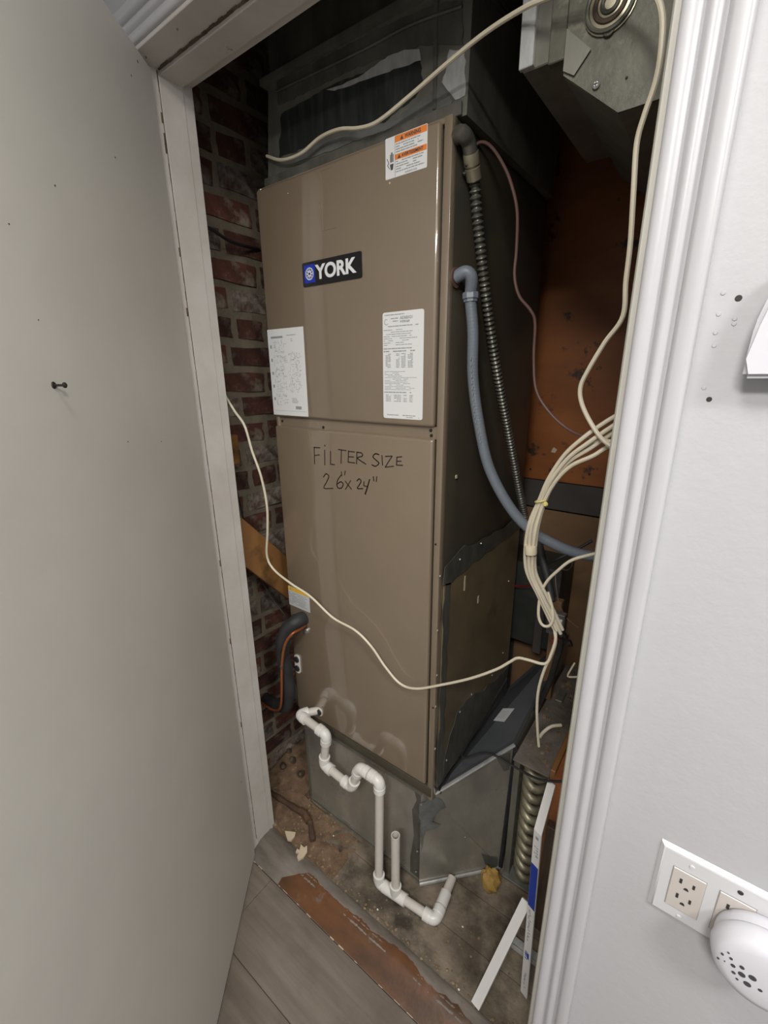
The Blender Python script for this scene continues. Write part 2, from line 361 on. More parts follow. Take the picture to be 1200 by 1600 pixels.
# door slab, standing half open towards the room
dv = Vector((math.cos(math.radians(50.5)), -math.sin(math.radians(50.5)), 0)); dn = Vector((-dv.y, dv.x, 0))  # dn: visible face normal
hp = Vector((-1.035, .612, 0))
b = B(); prism(b, [hp+Vector((0, 0, -.022)), hp+dv*.90+Vector((0, 0, -.022)), hp+dv*.90-dn*.035+Vector((0, 0, -.022)), hp-dn*.035+Vector((0, 0, -.022))], (0, 0, 2.170))
bmesh.ops.bevel(b, geom=b.edges[:], offset=.0015, segments=1, affect='EDGES')
dr = tag(put('door_1', b, m_door), kind='structure', label='flat pale grey closet door standing open')
def on_door(px, py):
    r_ = ray(px, py); return CAM+r_*((hp-CAM).dot(dn)/r_.dot(dn))
b = B(); p = on_door(84, 602); sweep(b, [p-dn*.002, p+dn*.012+dv*.001, p+dn*.016+dv*.0015], .0016, 8); lathe(b, p+dn*.012, dn, [(.0015, 0), (.0036, .001), (.0038, .003), (.002, .0045)], 12)
lathe(b, p, dn, [(.005, 0), (.004, .0012), (.002, .0014)], 10); put('screw', b, m_darkscrew, dr)
b = B()
for px, py, rr in ((86, 290, 1.3), (200, 690, 1.2), (377, 1222, 2.0), (14, 350, 1), (252, 690, 1.2), (180, 246, 1.4), (215, 96, 2.2), (228, 88, 3), (205, 118, 1.6), (60, 500, .9)):
    disc(b, on_door(px, py), dn, .0011*rr, .0004, 8)
put('paint_pock', b, m_darkscrew, dr)

# ================================================================ FURNACE
X0, X1, YF, YR, ZB, ZF = -1.027, -.478, .85, 1.385, .385, 2.003
fu = thing('air_handler', ((X0+X1)/2, (YF+YR)/2, ZB), 'tall brown upright furnace cabinet with white labels and handwriting', 'furnace')
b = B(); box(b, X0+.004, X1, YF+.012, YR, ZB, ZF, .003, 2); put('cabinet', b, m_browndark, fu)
b = B(); box(b, X1-.0165, X1+.0008, YF-.001, YF+.02, ZB, ZF, .0025, 2); box(b, X0, X0+.012, YF+.001, YF+.02, ZB, ZF, .002, 1)
box(b, X0, X1-.001, YF+.006, YF+.02, 1.419, 1.447, .001, 1); box(b, X0, X1, YF+.002, YF+.02, 1.993, ZF, .001, 1); put('front_flange', b, m_brown, fu)
def door_panel(name, z0, z1, x0=X0-.001, x1=-.500):
    b = B(); d = .014
    box(b, x0, x1, YF-.006, YF+.012, z0, z1, .007, 4); return put(name, b, m_brown, fu, angle=60)
up_ = door_panel('upper_door', 1.447, 1.999); lo_ = door_panel('lower_door', .435, 1.421)
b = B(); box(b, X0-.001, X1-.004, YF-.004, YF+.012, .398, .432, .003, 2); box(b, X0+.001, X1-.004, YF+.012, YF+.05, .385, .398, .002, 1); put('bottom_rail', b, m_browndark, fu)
YP = YF-.006
def flat(bm, x0, x1, z0, z1, d=.0006, y=YP, mi=0): box(bm, x0, x1, y-d, y, z0, z1, mi=mi)
# recessed pull outline on the upper door
b = B(); p = aY(500, 268, YP); q = aY(506, 360, YP)
box(b, p.x-.001, p.x+.0012, YP-.0006, YP, q.z, p.z); box(b, p.x, p.x+.04, YP-.0006, YP, q.z-.001, q.z+.0004); box(b, p.x, p.x+.035, YP-.0006, YP, p.z, p.z+.0012)
lathe(b, (p.x-.006, YP+.001, (p.z+q.z)/2), (0, -1, 0), [(.004, 0), (.0035, .0012), (.001, .0016)], 12)
for v in b.verts:
    pass
put('handle_outline', b, m_brown, up_)
# door-seam screws
for i, (px, py) in enumerate(((439, 658), (503, 668), (671, 673), (672, 681))):
    b = B(); p = aY(px, py, YF); disc(b, (p.x, YF+.0065, p.z), (0, -1, 0), .0038, .003, 10); put('screw', b, m_darkscrew, fu)
for px, py in ((680, 850), (676, 1105)):
    b = B(); p = aY(px, py, YF); disc(b, (p.x+.002, YF-.001, p.z), (0, -1, 0), .0026, .002, 10); put('screw', b, m_darkscrew, fu)
for x, y, r_ in ((450, 302, .0015), (609, 286, .0022)):
    b = B(); disc(b, aY(x, y, YP), (0, -1, 0), r_, .0006, 6); put('paint_fleck', b, m_plaster, fu)
# badge
def rrect(x0, x1, z0, z1, y, r=.004, n=4):
    pts = []
    for cx, cz, a0 in ((x1-r, z1-r, 0), (x0+r, z1-r, 90), (x0+r, z0+r, 180), (x1-r, z0+r, 270)):
        for k in range(n+1):
            a = math.radians(a0+90*k/n); pts.append((cx+r*math.cos(a), y, cz+r*math.sin(a)))
    return pts
bx0, bx1, bz0, bz1 = -.874, -.689, 1.7635, 1.8155
b = B(); fs = prism(b, rrect(bx0, bx1, bz0, bz1, YP), (0, -.003, 0)); bd = put('logo_badge', b, m_badge, fu)
b = B(); flat(b, bx0+.006, bx0+.042, bz0+.007, bz1-.006, .0004, YP-.003); put('badge_square', b, m_blue, bd)
def text_mesh(body, size, offset=0, extrude=.0004, shear=0):
    cu = bpy.data.curves.new('text', 'FONT'); cu.body = body; cu.size = size; cu.offset = offset; cu.extrude = extrude; cu.shear = shear; cu.resolution_u = 6
    to = bpy.data.objects.new('text', cu); C.objects.link(to); dg = bpy.context.evaluated_depsgraph_get(); dg.update()
    me = bpy.data.meshes.new_from_object(to.evaluated_get(dg)); bpy.data.objects.remove(to); bpy.data.curves.remove(cu)
    b = B(); b.from_mesh(me); bpy.data.meshes.remove(me); return b
def fit_text(body, x0, x1, z0, z1, y, offset=0, bm=None, mi=0, shear=0):
    """lettering lying on a plane Y = y, filling the rectangle, facing -Y"""
    t = text_mesh(body, 1, offset, .01, shear)
    xs = [v.co.x for v in t.verts]; ys = [v.co.y for v in t.verts]; a0, a1, c0, c1 = min(xs), max(xs), min(ys), max(ys)
    for v in t.verts:
        v.co = Vector((x0+(v.co.x-a0)/(a1-a0)*(x1-x0), y-.0003-v.co.z*.02, z0+(v.co.y-c0)/(c1-c0)*(z1-z0)))
    for f in t.faces: f.material_index = mi
    if bm is None: return t
    me = bpy.data.meshes.new('t'); t.to_mesh(me); t.free(); bm.from_mesh(me); bpy.data.meshes.remove(me)
b = fit_text('YORK', bx0+.043, bx1-.014, bz0+.011, bz1-.009, YP-.003, .035); put('badge_lettering', b, m_white, bd, smooth=False)
b = B(); cx, cz = bx0+.024, (bz0+bz1)/2+.0005
for k in range(4):
    a = math.pi*k/4; dx, dz = math.cos(a), math.sin(a)
    bar(b, (cx-dx*.0135, YP-.0036, cz-dz*.0135), (cx+dx*.0135, YP-.0036, cz+dz*.0135), (0, 1, 0), .0032, .0004)
for k in range(8):
    a = math.pi*k/4; c = Vector((cx+math.cos(a)*.0095, YP-.0036, cz+math.sin(a)*.0095))
    for s in (-1, 1):
        e = c+Vector((math.cos(a+s*.9), 0, math.sin(a+s*.9)))*.0055; bar(b, c, e, (0, 1, 0), .0022, .0004)
put('badge_snowflake', b, m_white, bd, smooth=False)
# labels with printing
def rows(bm, x0, x1, z0, z1, n, y, th=.4, gap=.15, mi=0, wmin=.004, wmax=.014, jag=0):
    dz = (z1-z0)/n
    for i in range(n):
        z = z1-dz*(i+.5); x = x0; xe = x1-random.random()*jag*(x1-x0)
        while x < xe:
            wd = random.uniform(wmin, wmax); x2 = min(x+wd, xe)
            if random.random() > gap: box(bm, x, x2-.0012, y-.0003, y, z-dz*th/2, z+dz*th/2, mi=mi)
            x = x2
def label(name, x0, x1, z0, z1, m=None, text=None, rad=.002):
    b = B(); prism(b, rrect(x0, x1, z0, z1, YP, rad, 3), (0, -.0005, 0)); return tag(put(name, b, m or m_label, fu, smooth=False), label=text)
YL = YP-.0005
wl = label('warning_label', -.6235, -.5265, 1.931, 2.0-.0005, text='white shock warning sticker with two orange bars')
b = B(); flat(b, -.600, -.5275, 1.988, 1.9985, .0003, YL); flat(b, -.600, -.5275, 1.9595, 1.9685, .0003, YL); put('orange_bar', b, m_orange, wl, smooth=False)
b = B(); fit_text('WARNING', -.577, -.541, 1.9900, 1.9965, YL-.0003, .02, b); fit_text('AVERTISSEMENT', -.584, -.535, 1.9614, 1.9668, YL-.0003, .02, b)
for zc in (1.9932, 1.9641):
    xc = -.584 if zc > 1.98 else -.590
    prism(b, [(xc-.0038, YL-.0003, zc-.0035), (xc+.0038, YL-.0003, zc-.0035), (xc, YL-.0003, zc+.0035)], (0, -.0003, 0))
box(b, -.6005, -.600, YL-.0003, YL, 1.933, 1.998)
# hand and spark pictogram
prism(b, [(-.6125, YL, 1.955), (-.6035, YL, 1.955), (-.6055, YL, 1.945), (-.6105, YL, 1.945)], (0, -.0003, 0))
for k in range(4): box(b, -.6120+k*.0022, -.6105+k*.0022, YL-.0003, YL, 1.958, 1.971+(.003 if k in (1, 2) else 0))
bar(b, (-.6195, YL-.0002, 1.966), (-.6150, YL-.0002, 1.957), (0, 1, 0), .0012, .0003); bar(b, (-.6150, YL-.0002, 1.957), (-.6185, YL-.0002, 1.955), (0, 1, 0), .0012, .0003); bar(b, (-.6185, YL-.0002, 1.955), (-.6135, YL-.0002, 1.948), (0, 1, 0), .0012, .0003)
tag(put('black_print', b, m_printdark, wl, smooth=False), kind='stuff')
b = B(); rows(b, -.598, -.532, 1.9700, 1.9870, 4, YL, .38, .1, jag=.3); rows(b, -.598, -.530, 1.9375, 1.9585, 5, YL, .38, .1, jag=.3); rows(b, -.576, -.548, 1.9325, 1.9365, 1, YL, .7, 0, wmin=.002, wmax=.004); tag(put('small_print', b, m_print, wl, smooth=False), kind='stuff')
rl = label('rating_label', -.6345, -.5275, 1.4615, 1.687, text='tall white rating plate sticker with tables of figures', rad=.005)
b = B()
rows(b, -.629, -.575, 1.6795, 1.6830, 1, YL, .5, .05); rows(b, -.612, -.592, 1.6655, 1.6765, 2, YL, .35, .1)
fit_text('AE36BX21', -.588, -.556, 1.6710, 1.6770, YL, .01, b); fit_text('W1B7041609', -.588, -.563, 1.6640, 1.6690, YL, .01, b)
for k in range(3):
    lathe(b, (-.6245, YL, 1.6675), (0, -1, 0), [(.0001, 0), (.0001, .0002)], 3)
for k in range(14):
    a = math.radians(50+260*k/13); bar(b, (-.6245+.0045*math.cos(a), YL-.0002, 1.6675+.0055*math.sin(a)), (-.6245+.0045*math.cos(a+.33), YL-.0002, 1.6675+.0055*math.sin(a+.33)), (0, 1, 0), .0012, .0003)
rows(b, -.620, -.540, 1.6565, 1.6600, 1, YL, .5, .15); rows(b, -.632, -.538, 1.6180, 1.6530, 8, YL, .28, .25, jag=.4)
rows(b, -.632, -.556, 1.6110, 1.6145, 1, YL, .6, .1); rows(b, -.632, -.548, 1.6050, 1.6090, 1, YL, .6, .2)
for cx0, cx1 in ((-.627, -.612), (-.598, -.588), (-.584, -.572), (-.567, -.553)): rows(b, cx0, cx1, 1.5720, 1.6030, 10, YL, .5, .08, wmin=.005, wmax=.01)
rows(b, -.630, -.541, 1.5240, 1.5660, 13, YL, .30, .2, jag=.45); rows(b, -.632, -.556, 1.5180, 1.5215, 1, YL, .6, .1)
for cx0, cx1 in ((-.627, -.612), (-.604, -.584), (-.578, -.568), (-.562, -.553)): rows(b, cx0, cx1, 1.4985, 1.5150, 5, YL, .45, .1, wmin=.005, wmax=.01)
rows(b, -.624, -.545, 1.4680, 1.4710, 1, YL, .6, .1); rows(b, -.570, -.535, 1.4640, 1.4668, 1, YL, .5, .1)
tag(put('label_print', b, m_print, rl, smooth=False), kind='stuff')
dl = label('wiring_label', X0+.001, -.886, 1.452, 1.676, text='white wiring diagram sticker on the left edge', rad=.001)
b = B()
flat(b, -1.013, -.966, 1.6530, 1.6580, .0003, YL); rows(b, -.950, -.914, 1.6570, 1.6600, 1, YL, .6, .05); rows(b, -.936, -.922, 1.6370, 1.6510, 3, YL, .3, .2)
for k in range(5):
    zc = 1.628-.034*k
    box(b, -1.018, -1.012, YL-.0003, YL, zc, zc+.008)
    for i in range(34):
        x = -1.008+random.random()*.045; z = zc-.014+random.random()*.03; 
        if random.random() < .5: box(b, x, x+random.uniform(.004, .014), YL-.0003, YL, z, z+.0006)
        else: box(b, x, x+.0006, YL-.0003, YL, z, z+random.uniform(.003, .009))
for i in range(130):
    x = -.950+random.random()*.045; z = 1.510+random.random()*.105
    if random.random() < .4: box(b, x, x+random.uniform(.003, .010), YL-.0003, YL, z, z+.0006)
    else: bar(b, (x, YL-.0002, z), (x+random.uniform(-.004, .004), YL-.0002, z+random.uniform(.003, .008)), (0, 1, 0), .0006, .0003)
rows(b, -.945, -.915, 1.482, 1.500, 5, YL, .4, .2, jag=.5); flat(b, -.932, -.910, 1.470, 1.478, .0003, YL); box(b, -1.020, -.892, YL-.0003, YL, 1.4640, 1.4645)
tag(put('label_print', b, m_print, dl, smooth=False), kind='stuff')
cl = label('caution_label', X0+.001, -.930, .845, .9125, m_labelgrey, 'small grey caution sticker with a yellow top strip', .001)
b = B(); flat(b, X0+.0012, -.9305, .899, .9120, .0003, YL); put('yellow_bar', b, m_yellow, cl, smooth=False)
b = B(); rows(b, X0+.004, -.935, .852, .895, 8, YL, .35, .15, jag=.2); prism(b, [(-1.018, YL-.0003, .9015), (-1.010, YL-.0003, .9015), (-1.014, YL-.0003, .9095)], (0, -.0003, 0)); tag(put('label_print', b, m_print, cl, smooth=False), kind='stuff')
# handwriting traced stroke by stroke in pixel space of the panel plane
b = B()
def ink(pts, curved=False, r=.00125):
    P = [aY(x, y, YP) for x, y in pts]
    if curved: P = catmull(P, 5)
    for p in P: p.y = YP-.0003
    for s, e in zip(P, P[1:]):
        if (e-s).length > 1e-5: bar(b, s, e, (0, 1, 0), r*2, .0006)
    for p in P: lathe(b, (p.x, YP, p.z), (0, -1, 0), [(r, 0), (r, .0006)], 6)
def cp(x, y): return (400+x/4.286, 470+y/4.286)
def I(*p, c=False, r=.0013): ink([cp(*q) for q in p], c, r)
I((390, 980), (393, 1092)); I((388, 982), (428, 984)); I((392, 1035), (425, 1032))
I((460, 1000), (462, 1098)); I((461, 967), (462, 972), r=.0014)
I((500, 1008), (500, 1094), (526, 1097))
I((552, 996), (604, 1003)); I((572, 1000), (570, 1088))
I((620, 1004), (618, 1080), (662, 1086)); I((620, 1008), (660, 1012)); I((619, 1044), (655, 1046))
I((676, 1012), (674, 1092)); I((676, 1014), (708, 1020), (712, 1040), (680, 1054), (736, 1094), c=True)
I((824, 1030), (800, 1024), (784, 1045), (806, 1068), (824, 1088), (800, 1108), (776, 1098), c=True)
I((844, 1036), (848, 1100))
I((868, 1042), (912, 1040), (866, 1114), (922, 1108))
I((944, 1046), (942, 1100), (982, 1102)); I((944, 1048), (976, 1044)); I((944, 1074), (972, 1074))
I((452, 1180), (470, 1158), (488, 1176), (474, 1212), (456, 1254), (516, 1256), c=True)
I((570, 1168), (548, 1200), (542, 1236), (556, 1256), (576, 1250), (584, 1226), (568, 1212), (546, 1226), c=True)
I((572, 1146), (576, 1172), r=.0013); I((598, 1140), (594, 1166), r=.0013)
I((598, 1208), (640, 1262)); I((634, 1204), (600, 1262))
I((676, 1206), (692, 1192), (704, 1210), (690, 1236), (680, 1256), (716, 1258), c=True)
I((724, 1212), (722, 1238), (746, 1244)); I((762, 1196), (750, 1240), (734, 1296)); I((760, 1200), (742, 1262), (730, 1292), r=.0013)
I((786, 1178), (790, 1206)); I((810, 1178), (806, 1210), r=.0013)
tag(put('marker_handwriting', b, m_marker, lo_, smooth=False), kind='stuff')
# refrigerant gasket caps and knock-outs on the left margin
b = B(); p = aY(466, 1037, YP); prism(b, rrect(p.x-.014, p.x+.010, p.z-.036, p.z+.034, YP, .009, 4), (0, -.003, 0)); g = put('white_gasket', b, m_gasket, fu)
for dz in (-.017, .018):
    b = B(); lathe(b, (p.x-.002, YP-.003, p.z+dz), (0, -1, 0), [(.011, 0), (.011, .004), (.007, .006)], 14); put('black_plug', b, m_black, g)
p = aY(499, 1111, YP); b = B(); prism(b, rrect(p.x-.012, p.x+.014, p.z-.016, p.z+.014, YP, .009, 4), (0, -.003, 0)); g = put('white_gasket', b, m_gasket, fu)
b = B(); lathe(b, (p.x+.003, YP-.003, p.z-.001), (0, -1, 0), [(.010, 0), (.010, .004), (.006, .006)], 14); put('black_plug', b, m_black, g)
p = aY(479, 985, YP); b = B(); lathe(b, (p.x, YP, p.z), (0, -1, 0), [(.010, 0), (.009, .006), (.004, .007)], 12); put('line_stub', b, m_screw, fu)
# side cover with mastic bands and screws
b = B(); prism(b, [(X1, .872, .60-.18), (X1, 1.375, .42), (X1, 1.375, 1.082), (X1, .872, 1.082)], (.004, 0, 0)); sc = put('side_cover', b, m_sidecover, fu)
def blotch(bm, poly_yz, th=.0012, x=X1+.0038, amp=.007, step=.03):
    pts = []
    for (ya, za), (yb, zb) in zip(poly_yz, poly_yz[1:]+poly_yz[:1]):
        L = math.hypot(yb-ya, zb-za); k = max(1, int(L/step))
        for i in range(k):
            t = i/k; pts.append((x, ya+(yb-ya)*t+random.uniform(-amp, amp), za+(zb-za)*t+random.uniform(-amp, amp)))
    prism(bm, pts, (th, 0, 0))
b = B()
blotch(b, [(.868, 1.06), (1.36, 1.07), (1.36, 1.11), (1.1, 1.115), (.95, 1.14), (.868, 1.11)]); blotch(b, [(.868, .42), (.90, .42), (.90, 1.06), (.868, 1.06)])
blotch(b, [(.90, .42), (1.375, .42), (1.375, .52), (1.2, .56), (1.05, .60), (.97, .60), (.90, .50)], amp=.012)
put('mastic_band', b, m_mastic, sc, smooth=False)
for px, py in ((688, 900), (719, 874), (752, 849), (684, 985), (683, 1055), (681, 1104), (680, 1170), (737, 1085), (719, 1112), (769, 1055), (786, 1020), (795, 908), (698, 1188)):
    b = B(); q = aX(px, py, X1+.0065); disc(b, (X1+.0055, q.y, q.z), (1, 0, 0), .0034, .0025, 8); put('screw', b, m_screw, sc)
for px, py, h in ((726, 912, .022), (747, 937, .012), (713, 745, .004)):
    b = B(); q = aX(px, py, X1+.004); prism(b, [(X1+.003, q.y-.003, q.z-h*.9), (X1+.003, q.y+.002, q.z-h), (X1+.003, q.y+.005, q.z-h*.4), (X1+.003, q.y+.003, q.z+h*.3), (X1+.003, q.y+.004, q.z+h), (X1+.003, q.y-.002, q.z+h*1.1), (X1+.003, q.y-.004, q.z+h*.3)], (.002, 0, 0))
    put('paint_drip', b, m_plaster, sc)

# ================================================================ BASE BOX and side plenum
bp = thing('return_base_box', (-.77, 1.1, 0), 'low galvanised base box under the brown furnace with angled right end', 'duct')
b = B(); box(b, -1.022, -.522, .868, 1.37, .0, .384, .0015, 1); put('front_box', b, m_galv, bp)
b = B(); box(b, -1.024, -1.014, .864, .880, .0, .384, .001, 1); box(b, -1.022, -.52, .862, .872, .0, .010, .001, 1); box(b, -1.02, -.52, .860, .874, .366, .384, .001, 1); put('corner_flange', b, m_duct2, bp)
A = Vector((-.520, .857, .004)); Bt = Vector((-.333, 1.052, .012)); T1 = Vector((-.486, .868, .384)); T2 = Vector((-.324, 1.064, .505)); K1 = Vector((-.476, 1.39, .41)); K2 = Vector((-.324, 1.60, .60)); A2 = Vector((-.520, 1.40, .004)); B2 = Vector((-.333, 1.60, .01)); K0 = Vector((-.476, .874, .392))
b = B(); T0 = Vector((-.522, .860, .386))
v = {k: b.verts.new(p) for k, p in dict(A=A, B=Bt, T0=T0, T1=T1, T2=T2, K1=K1, K2=K2, A2=A2, B2=B2).items()}
for q in ('A B T2 T1 T0', 'B B2 K2 T2', 'A2 K1 K2 B2', 'A T0 T1 K1 A2', 'A A2 B2 B'): b.faces.new([v[k] for k in q.split()])
put('side_plenum', b, m_galv, bp, smooth=False)
b = B(); up3 = (T2-T1).cross(K2-T2).normalized(); up3 = up3 if up3.z > 0 else -up3
prism(b, [T1+up3*.001, T2+up3*.001, K2+up3*.001, K1+up3*.001], up3*.004); put('slate_top_panel', b, m_slate, bp, smooth=False)
b = B(); fn = (Bt-A).cross(T1-A).normalized(); fn = -fn if fn.y > 0 else fn
bar(b, T1+up3*.004+fn*.001, T2+up3*.004+fn*.001, up3, .012, .005, .001); put('rolled_edge', b, m_galvlit, bp)
b = B(); bar(b, A+fn*.004, Bt+fn*.004, (0, 0, 1), .006, .010, .001); put('bottom_flange', b, m_galvlit, bp)
b = B(); bar(b, Bt+fn*.003+Vector((0.002, 0, .0)), T2+fn*.003, fn, .014, .004, .001); put('black_corner_tape', b, m_tape, bp)
# mastic blotches on the angled face
du = (Bt-A).normalized()
def on_face(px, py):
    r_ = ray(px, py); return CAM+r_*((A+fn*.0008-CAM).dot(fn)/r_.dot(fn))
def fblot(pxs, m, name, th=.0012, amp=2.0):
    b = B(); pts = []
    for (xa, ya), (xb, yb) in zip(pxs, pxs[1:]+pxs[:1]):
        k = max(1, int(math.hypot(xb-xa, yb-ya)/7))
        for i in range(k):
            t = i/k; pts.append(on_face(xa+(xb-xa)*t+random.uniform(-amp, amp), ya+(yb-ya)*t+random.uniform(-amp, amp)))
    prism(b, pts, fn*th); put(name, b, m, bp, smooth=False)
fblot([(656, 1255), (676, 1246), (692, 1250), (697, 1262), (682, 1268), (676, 1282), (686, 1290), (665, 1300), (657, 1330)], m_masticlight, 'mastic_smear')
fblot([(752, 1334), (778, 1340), (777, 1354), (757, 1350)], m_mastic, 'mastic_smear', amp=1)
fblot([(776, 1183), (797, 1176), (796, 1202), (786, 1205)], m_mastic, 'mastic_smear', amp=1)
for px, py in ((658, 1257), (652, 1330), (650, 1362), (727, 1308)):
    b = B(); q = on_face(px, py); disc(b, q, fn, .003, .002, 8); put('screw', b, m_screw, bp)
b = B()   # dark tape line where the plenum meets the furnace and on the front corner
pts = [(-.560, .8670, .004), (-.523, .8670, .004), (-.523, .8670, .38), (-.552, .8670, .38), (-.540, .8670, .33), (-.556, .8670, .28), (-.548, .8670, .18), (-.560, .8670, .08)]
prism(b, pts, (0, -.0015, 0)); put('mastic_strip', b, m_mastic, bp, smooth=False)
# small paper label on the slate panel
def on_top(px, py):
    r_ = ray(px, py); o_ = T1+up3*.0052; return CAM+r_*((o_-CAM).dot(up3)/r_.dot(up3))
b = B(); prism(b, [on_top(*p) for p in ((771, 1126), (786, 1107), (804, 1107), (788, 1128))], up3*.0006); pl = put('paper_tag', b, m_labelgrey, bp, smooth=False)
b = B()
for t in (.2, .35, .5, .65, .8):
    s = on_top(774+12*t, 1124-16*t) ; e = on_top(786+12*t, 1125-16*t); bar(b, s+up3*.0008, e+up3*.0008, up3, .0012, .0003)
tag(put('label_print', b, m_print, pl, smooth=False), kind='stuff')
b = B(); sweep(b, resample(catmull([(X1+.006, .88, .396), (X1+.008, 1.0, .405), (X1+.008, 1.2, .412), (X1+.006, 1.40, .42)]), .02), .0065, 8); put('black_tape_seam', b, m_tape, bp)

# yellow foam under the plenum
b = B(); bmesh.ops.create_icosphere(b, subdivisions=3, radius=.040)
for v_ in b.verts:
    n_ = v_.co.copy(); v_.co = Vector((n_.x*.75, n_.y*.7, n_.z*1.0+.0)); v_.co *= 1+.18*math.sin(n_.x*160+n_.z*90)*math.cos(n_.y*130)+random.uniform(-.05, .05)
fp = aZ(762, 1385, .012); bmesh.ops.translate(b, verts=b.verts, vec=(fp.x+.004, fp.y+.010, .032)); tag(put('foam_lump', b, m_foam), 'lump of yellow spray foam under the galvanised box', 'foam')

# ================================================================ SUPPLY PLENUM above the furnace
sp = thing('supply_plenum', (-.74, 1.1, 2.003), 'dark galvanised supply duct on top of the furnace', 'duct')
YD = .872
b = B()
fr = [(-1.012, YD, 2.004), (-.462, YD, 2.004), (-.458, YD, 2.195), (-.985, YD, 2.208)]
prism(b, fr, (0, .50, 0)); put('lower_section', b, m_duct2, sp, smooth=False)
b = B(); prism(b, [(-1.0, YD-.012, 2.206), (-.458, YD-.012, 2.196), (-.458, YD-.012, 2.209), (-1.0, YD-.012, 2.219)], (0, .5, 0)); put('cleat', b, m_duct2, sp, smooth=False)
b = B(); box(b, -.99, -.458, YD+.01, YD+.5, 2.215, 2.495, .002, 1); put('upper_section', b, m_mastic, sp)
b = B(); box(b, -1.016, -.470, YD-.008, YD, 2.004, 2.026, .001, 1); put('bottom_flange', b, m_mastic, sp)
def yblot(pxs, m, name, th=.0012, amp=1.5, y=YD, par=None):
    b = B(); pts = []
    for (xa, ya), (xb, yb) in zip(pxs, pxs[1:]+pxs[:1]):
        k = max(1, int(math.hypot(xb-xa, yb-ya)/8))
        for i in range(k):
            t = i/k; pts.append(aY(xa+(xb-xa)*t+random.uniform(-amp, amp), ya+(yb-ya)*t+random.uniform(-amp, amp), y))
    prism(b, pts, (0, -th, 0)); return put(name, b, m, par or sp, smooth=False)
yblot([(440, 178), (520, 132), (655, 80), (660, 125), (650, 152), (600, 192), (520, 205), (470, 236), (436, 246)], m_galvdark, 'dark_window', .0008)
yblot([(512, 141), (560, 122), (622, 78), (656, 78), (657, 95), (600, 115), (545, 135), (522, 142)], m_galvlit, 'bare_metal_patch', .0016)
yblot([(702, 78), (727, 78), (727, 148), (712, 158), (700, 140), (692, 130)], m_galvlit, 'bare_metal_patch', .0012)
yblot([(432, 128), (560, 62), (680, 6), (722, 2), (724, 70), (690, 70), (655, 72), (560, 105), (436, 165)], m_mastic, 'mastic_band', .002)
yblot([(466, 236), (535, 212), (610, 190), (655, 160), (690, 130), (708, 160), (702, 168), (600, 205), (460, 256)], m_masticlight, 'mastic_band', .0014)
b = B(); P_ = aY(683, 0, YD); box(b, P_.x-.004, P_.x+.004, YD-.004, YD, 2.03, 2.20, .001, 1); put('vertical_seam', b, m_mastic, sp)
b = B(); pts = [aY(x, y, YD-.004) for x, y in ((432, 143), (560, 82), (640, 40), (722, 10))]; sweep(b, resample(catmull(pts), .02), .003, 6); put('seam_ridge', b, m_mastic, sp)

# branch duct at upper right
bd2 = thing('branch_duct', (-.1, 1.2, 1.90), 'dusty galvanised branch duct with a cut-corner end cap, beside the supply duct', 'duct')
b = B(); box(b, -.337, -.272, .812, 1.20, 1.999, 2.49, .0015, 1); put('side_strip', b, m_duct2, bd2)
b = B(); box(b, -.340, -.318, .803, .812, 2.000, 2.49, .001, 1); put('bright_corner', b, m_galvlit, bd2)
b = B(); box(b, -.294, -.270, .800, .812, 1.990, 2.49, .0012, 1); put('standing_flange', b, m_ductgrey, bd2)
poly = [(-.268, .802, 2.49), (-.268, .802, 1.968), (-.188, .802, 1.902), (.10, .802, 1.906), (.10, .802, 2.49)]
b = B(); prism(b, poly, (0, .45, 0)); put('duct_body', b, m_duct2, bd2, smooth=False)
b = B(); prism(b, [(x, .800, z) for x, y, z in poly], (0, -.004, 0)); put('end_cap', b, m_ductgrey, bd2, smooth=False)
b = B(); prism(b, [(-.268, .794, 2.02), (-.268, .794, 1.972), (-.252, .794, 1.962), (-.232, .794, 1.985)], (0, -.0015, 0)); put('corner_tab', b, m_duct2, bd2, smooth=False)
p = aY(955, 6, .795)
def torus(bm, c, ax, R_, r_, seg=32, s2=8):
    ax = Vector(ax).normalized(); u = ax.cross(Vector((0, 0, 1))).normalized(); v = ax.cross(u); rings = []
    for i in range(seg):
        a = 2*math.pi*i/seg; d = u*math.cos(a)+v*math.sin(a); rings.append([bm.verts.new(Vector(c)+d*(R_+r_*math.cos(t))+ax*r_*math.sin(t)) for t in [2*math.pi*k/s2 for k in range(s2)]])
    for i in range(seg):
        a, c2 = rings[i], rings[(i+1) % seg]
        for k in range(s2): bm.faces.new((a[k], a[(k+1) % s2], c2[(k+1) % s2], c2[k]))
b = B(); lathe(b, p, (0, -1, 0), [(.033, 0), (.033, .002), (.026, .004)], 28); col = put('round_collar', b, m_fitting, bd2)
for R_, r_ in ((.029, .003), (.019, .0035), (.010, .003)):
    b = B(); torus(b, p+Vector((0, -.004, 0)), (0, -1, 0), R_, r_); put('ring', b, m_ductgrey if R_ != .019 else m_darkwood, col)
b = B(); q = aY(952, 47, .795); torus(b, q+Vector((0, -.002, 0)), (0, -1, 0), .006, .002, 16); lathe(b, q, (0, -1, 0), [(.005, 0), (.005, .001)], 12, 0); put('fixing_ear', b, m_ductgrey, col)
b = B(); disc(b, q+Vector((0, -.001, 0)), (0, -1, 0), .0042, .0015, 12); put('ear_hole', b, m_slot, col)
b = B(); q = aY(932, 133, .795); lathe(b, q, (0, -1, 0), [(.0052, 0), (.0050, .0025), (.003, .004)], 14); sc1 = put('screw', b, m_screw, bd2)
